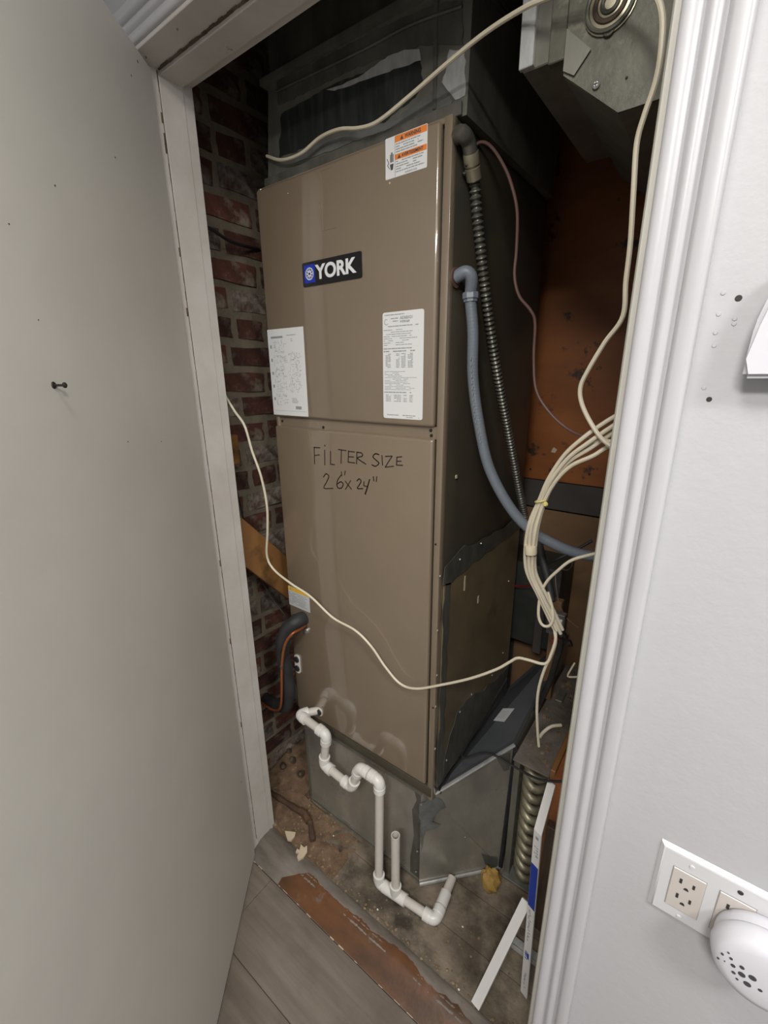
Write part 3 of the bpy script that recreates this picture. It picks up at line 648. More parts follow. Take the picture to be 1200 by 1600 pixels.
b = B(); bar(b, q+Vector((-.003, -.0042, 0)), q+Vector((.003, -.0042, 0)), (0, 1, 0), .0011, .0006); bar(b, q+Vector((0, -.0042, -.003)), q+Vector((0, -.0042, .003)), (0, 1, 0), .0011, .0006); put('screw_slot', b, m_slot, sc1)
for px, py, r_ in ((979, 121, .0017), (891, 94, .0035)):
    b = B(); disc(b, aY(px, py, .795), (0, -1, 0), r_, .001, 8); put('dark_hole', b, m_slot if r_ < .003 else m_darkscrew, bd2)

# ================================================================ CONDUITS
def px(pts): return [aY(x, y, Y) for x, y, Y in pts]
ac = thing('armoured_conduit', aY(728, 215, .93), 'ribbed armoured metal conduit running down the furnace side', 'conduit')
st = [aX(x, y, X1+.016) for x, y in ((741, 276), (745, 330), (753, 410), (764, 500), (778, 590), (795, 680), (812, 770), (820, 805))]
path = resample(catmull(st, 12), .0016)
b = B(); sweep(b, path, lambda s: .0098+.0022*math.sin(s*2*math.pi/.0105), 12); put('ribbed_sleeve', b, m_armour, ac)
b = B(); e0 = aX(714, 214, X1+.002); e1 = aX(722, 208, X1+.020); e2 = aX(735, 238, X1+.022)
sweep(b, resample(catmull([e0, e1, aX(731, 220, X1+.022), e2]), .004), .0135, 14); put('elbow_connector', b, m_armour, ac)
b = B(); e3 = aX(741, 282, X1+.018); ax = (e3-e2).normalized(); Ln = (e3-e2).length
lathe(b, e2, ax, [(.014, 0), (.0145, .002), (.0145, Ln*.42), (.012, Ln*.45), (.012, Ln*.5), (.0142, Ln*.53), (.0142, Ln*.95), (.012, Ln)], 18); f_ = put('clamp_fitting', b, m_fitting, ac)
b = B(); q = (e2+e3)/2; disc(b, q+Vector((-.004, -.0135, 0)), (-.1, -1, 0), .004, .003, 10); q = e3-ax*.012+Vector((-.012, -.006, 0)); lathe(b, q, (-.5, -.8, 0), [(.003, 0), (.005, .004), (.002, .008)], 10); put('clamp_screw', b, m_darkscrew, f_)

gc = thing('grey_conduit', aX(712, 432, X1), 'smooth grey flexible conduit curving from furnace side to the right jamb', 'conduit')
g0 = aX(711, 434, X1+.001); g0.x = X1+.001
e2 = aY(735, 462, .90)
b = B(); g1 = Vector((X1+.022, g0.y+.004, g0.z+.008)); sweep(b, resample(catmull([g0, g1, Vector(((g1.x+e2.x)/2+.008, (g0.y+e2.y)/2, g0.z-.003)), e2]), .004), .0125, 16); put('elbow', b, m_greycond, gc)
b = B(); lathe(b, g0, (1, 0, 0), [(.019, 0), (.019, .003), (.014, .0032)], 20); put('red_washer', b, m_brownwire, gc)
b = B(); lathe(b, e2+Vector((0, 0, .006)), (.05, 0, -1), [(.0155, 0), (.017, .002), (.017, .012), (.0145, .013), (.0145, .018)], 8); put('hex_nut', b, m_greycond, gc)
st = [e2+Vector((0, 0, -.006))]+px([(739, 520, .905), (739, 590, .91), (748, 660, .915), (764, 730, .925), (795, 790, .94), (830, 829, .96), (870, 852, .98), (905, 865, 1.0), (945, 872, 1.02)])
b = B(); sweep(b, resample(catmull(st, 10), .0022), lambda s: .0118+.00025*math.sin(s*2*math.pi/.0066), 16); put('flexible_hose', b, m_greycond, gc)
b = B()
for q in resample(catmull(px([(736, 560, .893), (741, 640, .90), (751, 690, .905)]), 10), .012): box(b, q.x-.0008, q.x+.0008, q.y-.001, q.y+.001, q.z-.003, q.z+.003)
put('printed_marks', b, m_print, gc)

def cable(name, pts, r, m, label, cat='cable', group=None, parent=None, step=.006, sub=10, seg=8):
    b = B(); sweep(b, resample(catmull(px(pts), sub), step), r, seg); o = put(name, b, m, parent)
    if parent is None: tag(o, label, cat, group)
    return o
cable('cream_cable', [(417, 244, .862), (440, 250, .855), (470, 240, .85), (500, 215, .848), (530, 202, .845), (560, 200, .842), (590, 190, .838), (640, 150, .83), (700, 98, .815), (760, 50, .80), (820, 12, .78), (865, -8, .765), (930, -40, .75), (990, -35, .74), (1022, -12, .733), (1035, 25, .73),
      (1033, 80, .73), (1024, 130, .735), (1007, 180, .74), (995, 225, .745), (990, 300, .75), (985, 380, .755), (978, 440, .76), (973, 495, .765), (945, 535, .775), (918, 580, .785), (907, 605, .79), (909, 630, .792), (924, 662, .79), (945, 690, .785), (975, 708, .78)], .0036, m_cable,
      'cream cable draped across the upper duct then down beside the right jamb')
cable('cream_cable', [(322, 560, .74), (341, 599, .725), (365, 640, .735), (382, 665, .74), (394, 705, .745), (408, 745, .75), (417, 790, .755), (418, 830, .76), (417, 868, .765), (428, 890, .77), (455, 912, .775), (485, 932, .785), (520, 965, .80), (555, 985, .81), (580, 1010, .815), (602, 1042, .82), (625, 1068, .825), (650, 1076, .825), (690, 1070, .825), (735, 1060, .83), (775, 1046, .84), (797, 1034, .85), (809, 1028, .855), (825, 1031, .86), (852, 1037, .87), (862, 1020, .875), (868, 1000, .88), (868, 985, .885)], .0033, m_cable,
      'cream cable slung diagonally across the brown furnace front')
# bundle of cream cables
bu = thing('cable_bundle', aY(846, 784, .84), 'thick bundle of cream cables bound with a yellow tie', 'cable bundle')
main = [(985, 650, .80), (955, 668, .80), (920, 692, .80), (888, 716, .81), (862, 750, .82), (846, 784, .83), (833, 820, .83), (828, 860, .84), (830, 895, .85), (845, 930, .86), (860, 960, .875), (872, 985, .885)]
offs = [(-5, -3, 0, 1), (1, 3, .002, 1.1), (6, -1, .004, 1), (-1, 0, -.005, 1), (4, 7, -.003, 1)]
for k, (dx, dy, dY, sp_) in enumerate(offs):
    pts = []
    for i, (x, y, Y) in enumerate(main):
        f_ = 1.6 if i < 3 else (1.0 if i < 5 else .85 if i == 5 else 1.25)
        pts.append((x+dx*f_+random.uniform(-1, 1), y+(dy*f_*(1.8 if i < 4 else .6)), Y+dY))
    if k == 2: pts[0] = (985, 680, .80); pts[1] = (955, 690, .80)
    if k == 4: pts[0] = (985, 706, .80); pts[1] = (955, 697, .80)
    cable('cable_strand', pts, .0037, m_cable, None, parent=bu)
b = B(); q = aY(846, 782, .83); torus(b, q, (.35, 0, -1), .0115, .0016, 20, 6); lathe(b, q+Vector((.010, -.004, -.004)), (0, -1, 0), [(.003, 0), (.005, .003), (.003, .006)], 12); put('yellow_tie', b, m_yellowtie, bu)
b = B(); q = aY(829, 858, .836); lathe(b, q+Vector((0, 0, .008)), (.1, 0, -1), [(.0118, 0), (.0122, .002), (.0122, .016), (.0118, .018)], 12); put('clear_tape', b, mat('clear_tape', (.68, .62, .44), None, .3), bu)
cable('cream_cable', [(965, 857, .84), (922, 867, .845), (892, 876, .85), (870, 893, .855), (855, 908, .86), (846, 925, .862), (842, 945, .865), (842, 965, .867), (848, 977, .868), (858, 978, .868), (864, 968, .868), (863, 950, .868), (856, 925, .87)], .0031, m_cable,
      'cream cable looping left from the right jamb beside the bundle')
cable('cream_cable', [(866, 982, .885), (868, 1003, .88), (861, 1025, .878), (851, 1045, .875), (842, 1075, .875), (839, 1105, .88), (840, 1140, .89), (842, 1166, .90)], .0033, m_cable,
      'short cream cable end hanging below the bundle over the dusty ledge')
cable('cream_cable', [(843, 1152, 1.03), (850, 1143, 1.05), (862, 1135, 1.07), (877, 1133, 1.09)], .0045, m_cable, 'short curved cream cable stub lying on the dusty ledge')
cable('cream_cable', [(898, 1036, .98), (892, 1046, .98), (887, 1056, .985), (893, 1058, .98), (915, 1057, .97)], .0022, m_cable, 'thin cream wire hook poking out beside the right jamb')
cable('brown_wire', [(735, 232, .945), (752, 222, .95), (768, 230, .96), (785, 255, .97), (798, 285, .98), (808, 330, .99), (807, 390, 1.0), (804, 430, 1.0), (811, 462, 1.0), (829, 485, 1.01), (836, 505, 1.02), (834, 560, 1.03), (838, 610, 1.03), (860, 646, 1.03), (890, 672, 1.02), (925, 686, 1.0), (960, 692, .98)], .0032, m_brownwire, 'thin brown wire hanging in front of the orange plywood', 'wire')
cable('black_cable', [(792, 1060, 1.30), (765, 1105, 1.18), (735, 1155, 1.02), (722, 1178, .955), (728, 1184, .945), (752, 1177, .95), (770, 1179, .95), (795, 1193, .945), (825, 1210, .93), (848, 1219, .915), (880, 1221, .90), (905, 1217, .90)], .0032, m_black, 'black cord lying over the slate panel towards the right jamb', 'cord')
cable('thin_wire', [(759, 1507, .80), (762, 1525, .79), (773, 1545, .785), (771, 1575, .77), (755, 1592, .745), (735, 1597, .725), (715, 1585, .70), (709, 1555, .705)], .0011, m_black, 'very thin dark wire curled on the floor behind the sill', 'wire')
cable('black_cable', [(300, 345, .76), (330, 358, .80), (362, 378, .875), (405, 390, 1.0)], .0045, m_black, 'dark cable crossing the shadowed upper brick wall', 'cable')
cable('black_cable', [(352, 700, .77), (360, 732, .79), (372, 775, .80), (383, 825, .82), (388, 862, .83), (405, 900, .86), (425, 935, .88), (446, 962, .90)], .0028, m_black, 'thin black cable hanging down the lower brick wall', 'cable')

# ================================================================ REFRIGERANT LINES (left)
rf = thing('refrigerant_lines', aY(442, 1090, .85), 'black insulated pipe with a bare copper line bent beside the furnace', 'pipe')
b = B(); sweep(b, resample(catmull([aY(474, 966, .842), aY(462, 972, .81), aY(447, 986, .79), aY(441, 1015, .79), aY(447, 1050, .80), aY(451, 1080, .81), aY(447, 1102, .82), aY(428, 1100, .835), aY(405, 1085, .86), aY(380, 1070, .88)], 8), .006), lambda s: .0225+.001*math.sin(s*60), 18); put('foam_sleeve', b, m_foamins, rf)
b = B(); q0 = aY(467, 968, .83); q1 = aY(447, 986, .79); 
sweep(b, resample([q0, q0.lerp(q1, .9)], .006), lambda s: .0245+.001*math.sin(s*150), 18); put('tape_wrap', b, m_tape, rf)
b = B(); sweep(b, resample(catmull([aY(478, 977, .842), aY(468, 984, .80), aY(457, 990, .77), aY(447, 1003, .762), aY(442, 1022, .762), aY(440, 1050, .765), aY(440, 1085, .772), aY(438, 1105, .775), aY(430, 1110, .78), aY(415, 1103, .79), aY(398, 1088, .81), aY(380, 1070, .83)], 8), .005), .0042, 12); put('copper_line', b, m_copper, rf)
b = B(); q = aY(440, 1042, .763); lathe(b, q+Vector((0, 0, .006)), (0, .05, -1), [(.0045, 0), (.0055, .001), (.0055, .012), (.0045, .013)], 14); put('coupling', b, m_rustpipe, rf); b = B(); lathe(b, aY(477, 978, .840), (0, -1, 0), [(.008, 0), (.008, .006), (.004, .008)], 12); put('grommet', b, m_black, rf)

# brace and block on the brick wall
b = B(); c0 = (aX(367, 805, -1.12)+aX(372, 875, -1.12))/2; c1 = (aX(450, 880, -1.12)+aX(458, 935, -1.12))/2; dd = (c1-c0).normalized()
bar(b, c0-dd*.12, c1+dd*.40, (1, 0, 0), .11, .025, .003); tag(put('wooden_brace', b, m_brace), 'amber wooden plank leaning diagonally between brick wall and furnace', 'plank')
b = B(); q = aX(361, 702, -1.19); box(b, -1.212, -1.165, q.y-.04, q.y+.012, q.z-.045, q.z+.045, .002, 1); tag(put('wood_block', b, m_brace), 'small brown wooden block fixed to brick beside the left jamb', 'block')

# ================================================================ PVC DRAIN
dp = thing('drain_pipe', aY(592, 1370, .785), 'white plastic condensate drain pipe with trap in front of the base box', 'pipe')
K = [aY(497, 1110, .846), aY(467, 1116, .792), aY(510, 1148, .790), aY(506, 1194, .790), aY(550, 1230, .788), aY(562, 1199, .786), aY(597, 1223, .786), aY(592, 1377, .786), aY(678, 1437, .790), aY(704, 1378, .885)]
K[7].z = .024; K[7] = aZ(592, 1379, .020); K[6].x = K[7].x; K[8] = aZ(680, 1438, .020); K[9] = aZ(704, 1378, .034)
def pvc_pipe(p, q, r=.0132, m=m_pvcpipe):
    b = B(); sweep(b, [p, q], r, 18); return put('straight_pipe', b, m, dp)
for p, q in zip(K, K[1:]): pvc_pipe(p, q)
for i in range(1, len(K)-1):
    P, A_, Z_ = K[i], K[i-1], K[i+1]; la = min(.036, (P-A_).length*.48); lz = min(.036, (Z_-P).length*.48)
    a = P+(A_-P).normalized()*la; z_ = P+(Z_-P).normalized()*lz; ca = P+(A_-P).normalized()*min(la*.55, .016); cz = P+(Z_-P).normalized()*min(lz*.55, .016)
    pts = [a, ca]+[ (ca*(1-t)**2+P*2*t*(1-t)+cz*t*t) for t in (.2, .4, .6, .8)]+[cz, z_]
    b = B(); tot = sum((pts[j+1]-pts[j]).length for j in range(len(pts)-1)); h1, h2 = (a-ca).length, (z_-cz).length
    fine = resample(pts, .0015)
    sweep(b, fine, lambda s, h1=h1, h2=h2, tot=tot: (.0182 if (s < h1*.9 or s > tot-h2*.9) else .0170), 18); put('elbow', b, m_pvc, dp)
T = aZ(618, 1397, .020); b = B(); dT = (K[8]-K[7]).normalized()
T = K[7]+dT*((T-K[7]).dot(dT))
b = B(); sweep(b, resample([T-dT*.034, T+dT*.036], .004), .0178, 18); sweep(b, resample([T, T+Vector((0, 0, .038))], .004), .0178, 18); put('tee', b, m_pvc, dp)
top = aY(622, 1308, T.y)
b = B(); ztop = top.z
lathe(b, (T.x, T.y, .03), (0, 0, 1), [(.0132, 0), (.0132, ztop-.03), (.0108, ztop-.03), (.0108, ztop-.075)], 20); put('open_riser', b, m_pvcpipe, dp)
b = B(); d9 = (K[9]-K[8]).normalized(); 
sweep(b, resample([K[8]+d9*.040, K[8]+d9*.080], .004), lambda s: .0172, 18); put('coupling', b, m_pvc, dp)
b = B(); sweep(b, [K[9]-d9*.012, K[9]+d9*.014], .0132, 16); put('threaded_stub', b, m_rustpipe if False else m_pvcpipe, dp)

# ================================================================ RIGHT SIDE: coil unit, planks, strips
cu = thing('old_coil_unit', (-.27, 1.3, 0), 'old dusty coil unit with stacked metal bends right of the base box', 'coil')
cz = .482
b = B(); box(b, -.318, -.300, 1.05, 1.58, .0, cz, .001, 1); put('side_sheet', b, m_duct2, cu)
b = B(); box(b, -.300, -.216, 1.10, 1.58, .0, cz-.004, .001, 1); put('coil_core', b, m_coildirt, cu)
b = B(); box(b, -.318, -.214, 1.035, 1.58, cz-.004, cz+.002, .001, 1)
put('top_sheet', b, m_coildirt, cu)
b = B(); box(b, -.318, -.214, 1.035, 1.10, -.002, .008, .001, 1); put('bottom_sheet', b, m_duct2, cu)
n = 11
for i in range(n):
    z = .035+(cz-.075)*i/(n-1); b = B(); pts = []
    for k in range(9):
        a = math.pi*k/8; pts.append(Vector((-.259-.030*math.cos(a), 1.105-.055*math.sin(a), z+.010*math.cos(a))))
    sweep(b, pts, .0128, 12); put('return_bend', b, m_coil, cu)
b = B(); box(b, -.212, -.198, 1.03, 1.58, .0, cz+.035, .0015, 1); tag(put('edge_board', b, m_brace), 'tan edge board standing on end beside the old coil unit', 'board')
b = B(); prism(b, [(-.197, 1.02, .30), (-.197, 1.02, cz+.028), (-.12, .99, cz+.06), (-.10, .99, .36)], (0, .55, 0)); tag(put('peeling_board', b, m_rust), 'board with peeling orange paint beside the right jamb', 'board')
b = B(); box(b, -.190, -.06, .96, .985, .0, .40, .002, 1); tag(put('dark_board', b, m_darkwood), 'dark stained streaky board standing behind the white strips', 'board')
# debris lying on the ledge
b = B()
for i in range(70):
    x = random.uniform(-.305, -.225); y = random.uniform(1.06, 1.75); s = random.uniform(.002, .007)
    vs = box(b, x-s, x+s, y-s*random.uniform(.5, 1.5), y+s, cz+.0015, cz+.002+s*random.uniform(.3, 1))
tag(put('ledge_debris', b, m_debris), 'grey grit and scraps on the dusty top of the coil unit', 'debris', kind='stuff')
b = B(); q = aZ(876, 1090, cz+.004); box(b, q.x-.012, q.x+.012, q.y-.03, q.y+.03, cz+.002, cz+.012, .002, 1); o = tag(put('metal_clip', b, m_duct2), 'small grey metal clip on the dusty ledge', 'clip')
# white strips
ws = thing('white_strip', (-.165, .80, 0), 'long white metal strip with blue print, bent at the top, leaning by the right jamb', 'strip')
f0 = aZ(818, 1555, .004); k1 = aY(840, 1301, f0.y+.03); k2 = aY(862, 1222, f0.y+.12)
wdir = Vector((.9, -.35, 0)).normalized()
def slab(bm, p, q, wv, wid, th):
    n_ = (q-p).cross(wv).normalized(); n_ = n_ if n_.y < 0 else -n_
    prism(bm, [p-wv*wid/2, p+wv*wid/2, q+wv*wid/2, q-wv*wid/2], -n_*th); return n_
b = B(); n1 = slab(b, f0, k1, wdir, .021, .0035); slab(b, k1, k2, wdir, .021, .0035); put('strip_body', b, m_strip, ws)
def onstrip(t, u): return f0.lerp(k1, t)+wdir*u*.0105+n1*.0002
def sq(bm, t0, t1, u0, u1): prism(bm, [onstrip(t0, u0), onstrip(t0, u1), onstrip(t1, u1), onstrip(t1, u0)], n1*.0003)
b = B(); Y_ = lambda py: (1555-py)/(1555-1301.)
def tpar(py):
    best = min(range(201), key=lambda i: abs(proj_y(f0.lerp(k1, i/200))-py)); return best/200
def proj_y(p):
    c = RM @ (p-CAM); return c.y/c.z*F+800
sq(b, tpar(1419), tpar(1352), -.95, .95)
for py in (1488, 1491, 1494, 1498): sq(b, tpar(py+1.5), tpar(py), -.6, .1); 
for py in (1490, 1494): sq(b, tpar(py+2), tpar(py-2), .1, .55)
tag(put('blue_print', b, m_blueprint, ws, smooth=False), kind='stuff')
b = B()
for py in range(1424, 1470, 3): 
    u = random.uniform(-.6, -.2); sq(b, tpar(py+1.6), tpar(py), u, u+random.uniform(.3, .6))
for py in range(1520, 1542, 3): u = random.uniform(-.5, 0); sq(b, tpar(py+1.5), tpar(py), u, u+.4)
for py in (1309, 1311): sq(b, tpar(py+1), tpar(py-1), -.4, .4)
for py in range(1324, 1340, 2): sq(b, tpar(py+.8), tpar(py), 0, .6)
for py in range(1324, 1334, 3): sq(b, tpar(py+1), tpar(py), -.5, -.15)
tag(put('small_print', b, m_print, ws, smooth=False), kind='stuff')
ws2 = B(); s0 = aZ(742, 1572, .004); s1 = aY(822, 1408, s0.y+.17); slab(ws2, s0, s1, Vector((.97, -.2, 0)).normalized(), .024, .008); tag(put('white_strip', ws2, m_strip), 'plain white strip slanting from sill to the dark board', 'strip')
b = B(); s0 = aZ(792, 1463, .01); s1 = aZ(820, 1485, .01); bar(b, s0, s1+(s1-s0), (0, 0, 1), .03, .004, .001); bar(b, s0+Vector((0, -.015, .006)), s1+(s1-s0)+Vector((0, -.015, .006)), (0, 0, 1), .003, .014); tag(put('metal_track', b, m_galvlit), 'short piece of metal track lying behind the slanting white strip', 'track')

# dark gear at the back right
b = B(); q = aY(825, 985, 1.50); box(b, -.60, -.335, 1.42, 1.58, .62, .93, .004, 2); de = tag(put('dark_enclosure', b, m_darkbox), 'dark metal enclosure in the shadow behind the furnace', 'box')
b = B(); box(b, -.405, -.375, 1.408, 1.42, .60, .88, .003, 1); put('cover_strip', b, m_darkboard, de)
b = B(); q = aY(866, 1000, 1.35); box(b, q.x-.018, q.x+.012, 1.34, 1.37, cz+.002, .86, .002, 1); tag(put('timber_post', b, m_tan), 'slim tan timber post standing behind the cable bundle', 'post')
tb = thing('terminal_block', aY(866, 965, 1.02), 'small terminal block with stripped wires at the end of the bundle', 'connector')
c = aY(868, 970, .93); b = B(); box(b, c.x-.018, c.x+.020, .925, .945, c.z-.035, c.z+.02, .002, 1); put('block_body', b, m_darkboard, tb)
for i in range(7):
    b = B(); q = c+Vector((random.uniform(-.014, .018), -.01, random.uniform(-.03, .018))); e = q+Vector((random.uniform(-.012, .02), -.012, random.uniform(-.03, .01)))
    sweep(b, resample(catmull([q, (q+e)/2+Vector((0, -.012, 0)), e]), .004), .0015, 6); put('wire_end', b, m_black if i % 3 else m_red, tb)
b = B(); box(b, c.x-.012, c.x+.016, .918, .926, c.z-.002, c.z+.01, .001, 1); put('terminal_strip', b, m_labelgrey, tb)
cable('black_sleeve', [(838, 830, 1.16), (846, 868, 1.15), (856, 905, 1.13), (862, 940, 1.10)], .011, m_foamins, 'black foam sleeved pipe slanting down behind the grey conduit', 'pipe', seg=12)
cable('red_wire', [(797, 914, 1.38), (812, 916, 1.36), (830, 915, 1.33), (850, 921, 1.25), (866, 935, 1.12)], .003, m_red, 'red wire crossing the shadow behind the bundle', 'wire')
cable('black_cable', [(845, 885, 1.20), (868, 875, 1.2), (895, 862, 1.21), (925, 845, 1.22)], .004, m_black, 'black cable rising behind the grey conduit to the jamb', 'cable')
cable('thin_wire', [(895, 870, 1.2), (893, 885, 1.2), (885, 891, 1.2), (872, 888, 1.2), (868, 905, 1.18), (873, 940, 1.15), (885, 965, 1.12), (905, 982, 1.1)], .0015, m_brownwire, 'thin reddish wire dangling over the tan panel', 'wire')
b = B()
for k, (x, y) in enumerate(((860, 985), (866, 1000), (874, 1012))):
    q = aY(x, y, 1.0); sweep(b, catmull([q, q+Vector((.012, .03, .01)), q+Vector((.015, .06, -.02)), q+Vector((.0, .10, -.05))], 5), .003, 8)
sweep(b, resample(catmull(px([(872, 975, .97), (876, 1005, .98), (868, 1035, .99), (860, 1062, 1.02), (850, 1085, 1.06), (838, 1110, 1.1)]), 8), .006), .0075, 8)
tag(put('black_wiring', b, m_black), 'dark taped wiring along the edge of the slate panel', 'wiring')
# ================================================================ FLOOR ITEMS
rp = thing('rusty_pipe', aZ(455, 1270, 0), 'short rusty iron pipe elbow lying on the dirt by the left jamb', 'pipe')
b = B(); sweep(b, resample(catmull([aZ(412, 1230, .02), aZ(430, 1243, .022), aZ(455, 1259, .022), aZ(474, 1272, .020), aZ(484, 1285, .016), aZ(487, 1302, .010), aZ(489, 1314, .006)]), .005), lambda s: .0095+.0015*math.sin(s*90), 12); put('pipe_run', b, m_rustpipe, rp)
b = B(); q = aZ(477, 1272, .022); sweep(b, resample([aZ(468, 1266, .022), q, aZ(483, 1284, .018)], .004), .0125, 12); put('collar', b, m_rustpipe, rp)
for pts, lb in (([(445, 1298), (462, 1300), (460, 1307), (455, 1313), (449, 1312)], 'smooth cream plaster chip nearest the left jamb'), ([(470, 1319), (475, 1324), (480, 1321), (480, 1330), (474, 1339), (466, 1344), (464, 1338), (467, 1333), (462, 1331), (464, 1326), (468, 1328)], 'jagged cream plaster chip beside the sill')):
    b = B(); prism(b, [aZ(x, y, .010) for x, y in pts], (0, 0, -.007)); tag(put('plaster_chip', b, m_plaster), lb, 'chip')
b = B()   # heap of dirt against the brick wall
nx, ny = 48, 48; g = {}
for i in range(nx+1):
    for j in range(ny+1):
        x = -1.215+.46*i/nx; y = .702+.65*j/ny; wx = (x+1.215)
        h = (.030+.022*min(1, max(0, (j-8)/8)))*max(0, 1-wx/.30)**1.6+.004*max(0, 1-wx/.44-random.uniform(0, .25)*(wx > .15))+random.uniform(-.004, .004)*max(.25, 1-wx/.4)-.002
        if wx > .18 and y > .857: h = -.012
        elif wx > .30 and j > 5: h -= .0025
        g[i, j] = b.verts.new((x, y, h))
for i in range(nx):
    for j in range(ny): b.faces.new((g[i, j], g[i+1, j], g[i+1, j+1], g[i, j+1]))
bot = {}
per = [(i, 0) for i in range(nx)]+[(nx, j) for j in range(ny)]+[(i, ny) for i in range(nx, 0, -1)]+[(0, j) for j in range(ny, 0, -1)]
bt = [b.verts.new((g[p].co.x, g[p].co.y, -.012)) for p in per]
for k in range(len(per)): b.faces.new((g[per[k]], g[per[(k+1) % len(per)]], bt[(k+1) % len(per)], bt[k]))
b.faces.new(bt)
tag(put('dirt_heap', b, m_dirt), 'heap of brown dirt along the foot of the brick wall', 'dirt', kind='stuff')
b = B()
def pebble(x, y, s, zb=-.002):
    q = bmesh.ops.create_icosphere(b, subdivisions=1, radius=s)
    for v_ in q['verts']: v_.co = Vector((v_.co.x*random.uniform(.7, 1.4)+x, v_.co.y*random.uniform(.7, 1.4)+y, v_.co.z*.6+zb+s*.4))
for i in range(420):
    t = random.random()
    if t < .5: x = random.triangular(-1.04, -.80, -1.02); y = random.uniform(.705, .95)
    elif t < .8: x = random.uniform(-1.0, -.12); y = random.triangular(.700, .74, .704)
    else: x = random.uniform(-1.0, -.15); y = random.uniform(.70, .86)
    if x < -.93 and t < .5: zb = .004
    else: zb = -.003
    pebble(x, y, random.choice((.0015, .002, .002, .003, .0045)), zb)
tag(put('floor_grit', b, m_debris), 'small grit and crumbs scattered over closet floor boards', 'grit', kind='stuff')
for x, y, lb in ((521, 1305, 'tiny white crumb in front of the base box'), (590, 1438-18, 'tiny white crumb beside the tee'), (723, 1447, 'tiny white crumb right of the last drain elbow'), (717, 1545, 'small grey white scrap near the slanting strip')):
    b = B(); q = aZ(x, y, .002); bmesh.ops.create_icosphere(b, subdivisions=1, radius=.003); bmesh.ops.scale(b, verts=b.verts, vec=(1.2, .9, .6)); bmesh.ops.translate(b, verts=b.verts, vec=(q.x, q.y, -.001)); tag(put('white_crumb', b, m_gasket), lb, 'crumb')
for i, (x, y) in enumerate(((452, 1180), (443, 1203), (470, 1216), (458, 1194))):
    b = B(); q = aZ(x, y, .03); bmesh.ops.create_icosphere(b, subdivisions=2, radius=.013)
    for v_ in b.verts: v_.co *= random.uniform(.75, 1.2)
    bmesh.ops.translate(b, verts=b.verts, vec=(q.x, q.y, .052)); tag(put('rubble_lump', b, m_darkwood), ('dark rubble lump farthest back in the dirt heap', 'dark rubble lump closest to the left jamb in the dirt heap', 'dark rubble lump nearest the galvanised base box', 'dark rubble lump in the middle of the dirt heap')[i], 'rubble', 'rubble lumps in the dirt heap')

# ================================================================ RIGHT WALL ITEMS
ot = thing('wall_outlet', (.10, YW, .82), 'white two-gang wall plate with almond outlet sockets low on the right wall', 'outlet')
px0, px1, pz0, pz1 = .0325, .160, .8215, .9465
b = B(); vs = [(px0, YW, pz0), (px1, YW, pz0), (px1, YW, pz1), (px0, YW, pz1)]; inn = [(px0+.006, YW-.006, pz0+.006), (px1-.006, YW-.006, pz0+.006), (px1-.006, YW-.006, pz1-.006), (px0+.006, YW-.006, pz1-.006)]
V0 = [b.verts.new(p) for p in vs]; V1 = [b.verts.new(p) for p in inn]
for k in range(4): b.faces.new((V0[k], V0[(k+1) % 4], V1[(k+1) % 4], V1[k]))
b.faces.new(V1); b.faces.new(V0[::-1]); bmesh.ops.bevel(b, geom=b.edges[:], offset=.001, segments=2, affect='EDGES'); put('plate', b, m_plate, ot)
YO = YW-.006
for cx in (.0705, .1215):
    b = B(); box(b, cx-.0185, cx+.0185, YO-.0016, YO, .847, .917, .0008, 1); rc = put('receptacle', b, m_recept, ot)
    b = B()
    for zc in (.899, .871):
        box(b, cx-.0090, cx-.0060, YO-.0021, YO-.0014, zc-.0035, zc+.0045); box(b, cx+.0056, cx+.0084, YO-.0021, YO-.0014, zc-.003, zc+.004)
        prism(b, [(cx-.0028+.0028*(1-math.cos(math.pi*k/8)), YO-.0014, zc-.0115+.0042*math.sin(math.pi*k/8)) for k in range(9)], (0, -.0007, 0))
    put('slots', b, m_slot, rc, smooth=False)
    b = B(); box(b, cx-.0190, cx+.0190, YO-.0004, YO+.0001, .8462, .9178); put('reveal', b, m_print, ot)
for x, z, mm in ((.0705, .930, m_plate), (.1215, .930, m_slot), (.0705, .834, m_plate)):
    b = B(); disc(b, (x, YO, z), (0, -1, 0), .0032, .0012, 12); put('plate_screw', b, mm, ot)
da = thing('plug_in_alarm', (.163, .50, .83), 'round white plug-in alarm with clustered grille holes covering the right socket', 'alarm')
cx, cz_ = .153, .872; YA = YO-.002
b = B(); lathe(b, (cx, YA, cz_), (0, -1, 0), [(.044, 0), (.047, .003), (.0485, .010), (.0485, .020), (.0500, .0205), (.0515, .023), (.0515, .030), (.0495, .040), (.045, .0455), (.036, .0480), (.018, .0492), (.001, .0495)], 48); put('alarm_body', b, m_device, da, angle=50)
for dx, dz, r_ in ((-.034, .004, .0022), (-.030, -.002, .0024), (-.027, .006, .0024), (-.024, -.0005, .0034), (-.022, -.008, .003), (-.0175, .004, .0034), (-.016, -.004, .005), (-.008, -.0005, .0055), (-.010, -.011, .0052), (.000, -.009, .0032), (-.018, -.013, .0022), (-.030, .010, .0018), (-.036, -.004, .0018)):
    rr_ = math.hypot(dx, dz); dep = .0492 if rr_ < .02 else .0486 if rr_ < .03 else .0478-(rr_-.03)*.12
    b = B(); lathe(b, (cx+dx*1.15-.001, YA-dep+.0006, cz_+dz*1.35), (dx*2.5, -1, dz*2.5), [(r_*.72, 0), (r_*.72, .0008)], 14); put('grille_hole', b, m_grille, da)
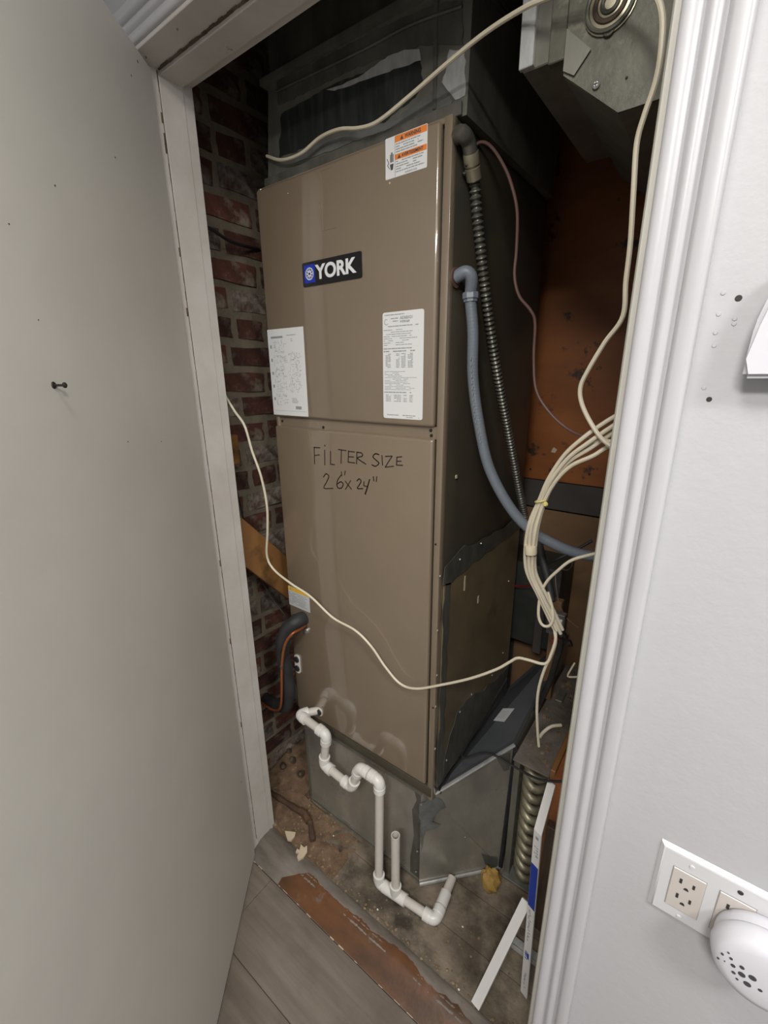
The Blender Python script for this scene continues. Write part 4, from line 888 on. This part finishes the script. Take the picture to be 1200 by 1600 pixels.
tm = thing('wall_device', (.06, .55, 1.55), 'white rounded wall unit at the right edge above the outlet', 'thermostat')
b = B(); prism(b, rrect(.040, .120, 1.5545, 1.655, YW, .010, 6), (0, -.004, 0)); put('back_plate', b, m_plate, tm)
b = B(); prism(b, [(.0085, YW-.004, 1.5525), (.123, YW-.004, 1.5525), (.123, YW-.004, 1.668), (.060, YW-.004, 1.668), (.040, YW-.004, 1.662), (.026, YW-.004, 1.648), (.016, YW-.004, 1.628), (.0095, YW-.004, 1.600), (.0085, YW-.004, 1.57)], (0, -.026, 0)); bmesh.ops.bevel(b, geom=b.edges[:], offset=.004, segments=3, affect='EDGES'); put('cover', b, m_device, tm, angle=60)
b = B()
for k in range(5): box(b, .040+k*.009, .045+k*.009, YW-.0306, YW-.0298, 1.558, 1.575)
put('vent_slot', b, m_print, tm)
wf = bpy.data.objects['wall_front']
for x, y, r_ in ((1154, 466, .0030), (1108, 624, .0026)):
    b = B(); disc(b, aY(x, y, YW), (0, -1, 0), r_, .0006, 12); put('screw_hole', b, m_slot, wf)
b = B()
for x, y in ((1130, 458), (1123, 491), (1118, 520), (1116, 540), (1148, 498), (1147, 506), (1100, 606)): disc(b, aY(x, y, YW+.0002), (0, -1, 0), .0022, .0009, 8)
put('plaster_bump', b, m_wall, wf)
# ceiling lamps that light the place; the rightmost is an added fill
for nm, lx, ly, r_, lb in (('ceiling_lamp', -.12, -.12, .18, 'round flush ceiling lamp close to the closet wall'), ('ceiling_lamp', .25, -1.0, .22, 'round flush ceiling lamp in the middle of the room'), ('ceiling_lamp', 1.05, -.25, .18, 'added unseen fill lamp near the right room wall')):
    t = thing(nm, (lx, ly, 2.5), lb, 'lamp')
    b = B(); lathe(b, (lx, ly, 2.499), (0, 0, -1), [(r_+.02, 0), (r_+.02, .02), (r_, .03)], 32); put('lamp_base', b, m_ceil, t)
    b = B(); lathe(b, (lx, ly, 2.469), (0, 0, -1), [(r_, 0), (r_*.98, .012), (r_*.7, .022), (.001, .026)], 32); put('lamp_diffuser', b, m_lampglow, t)
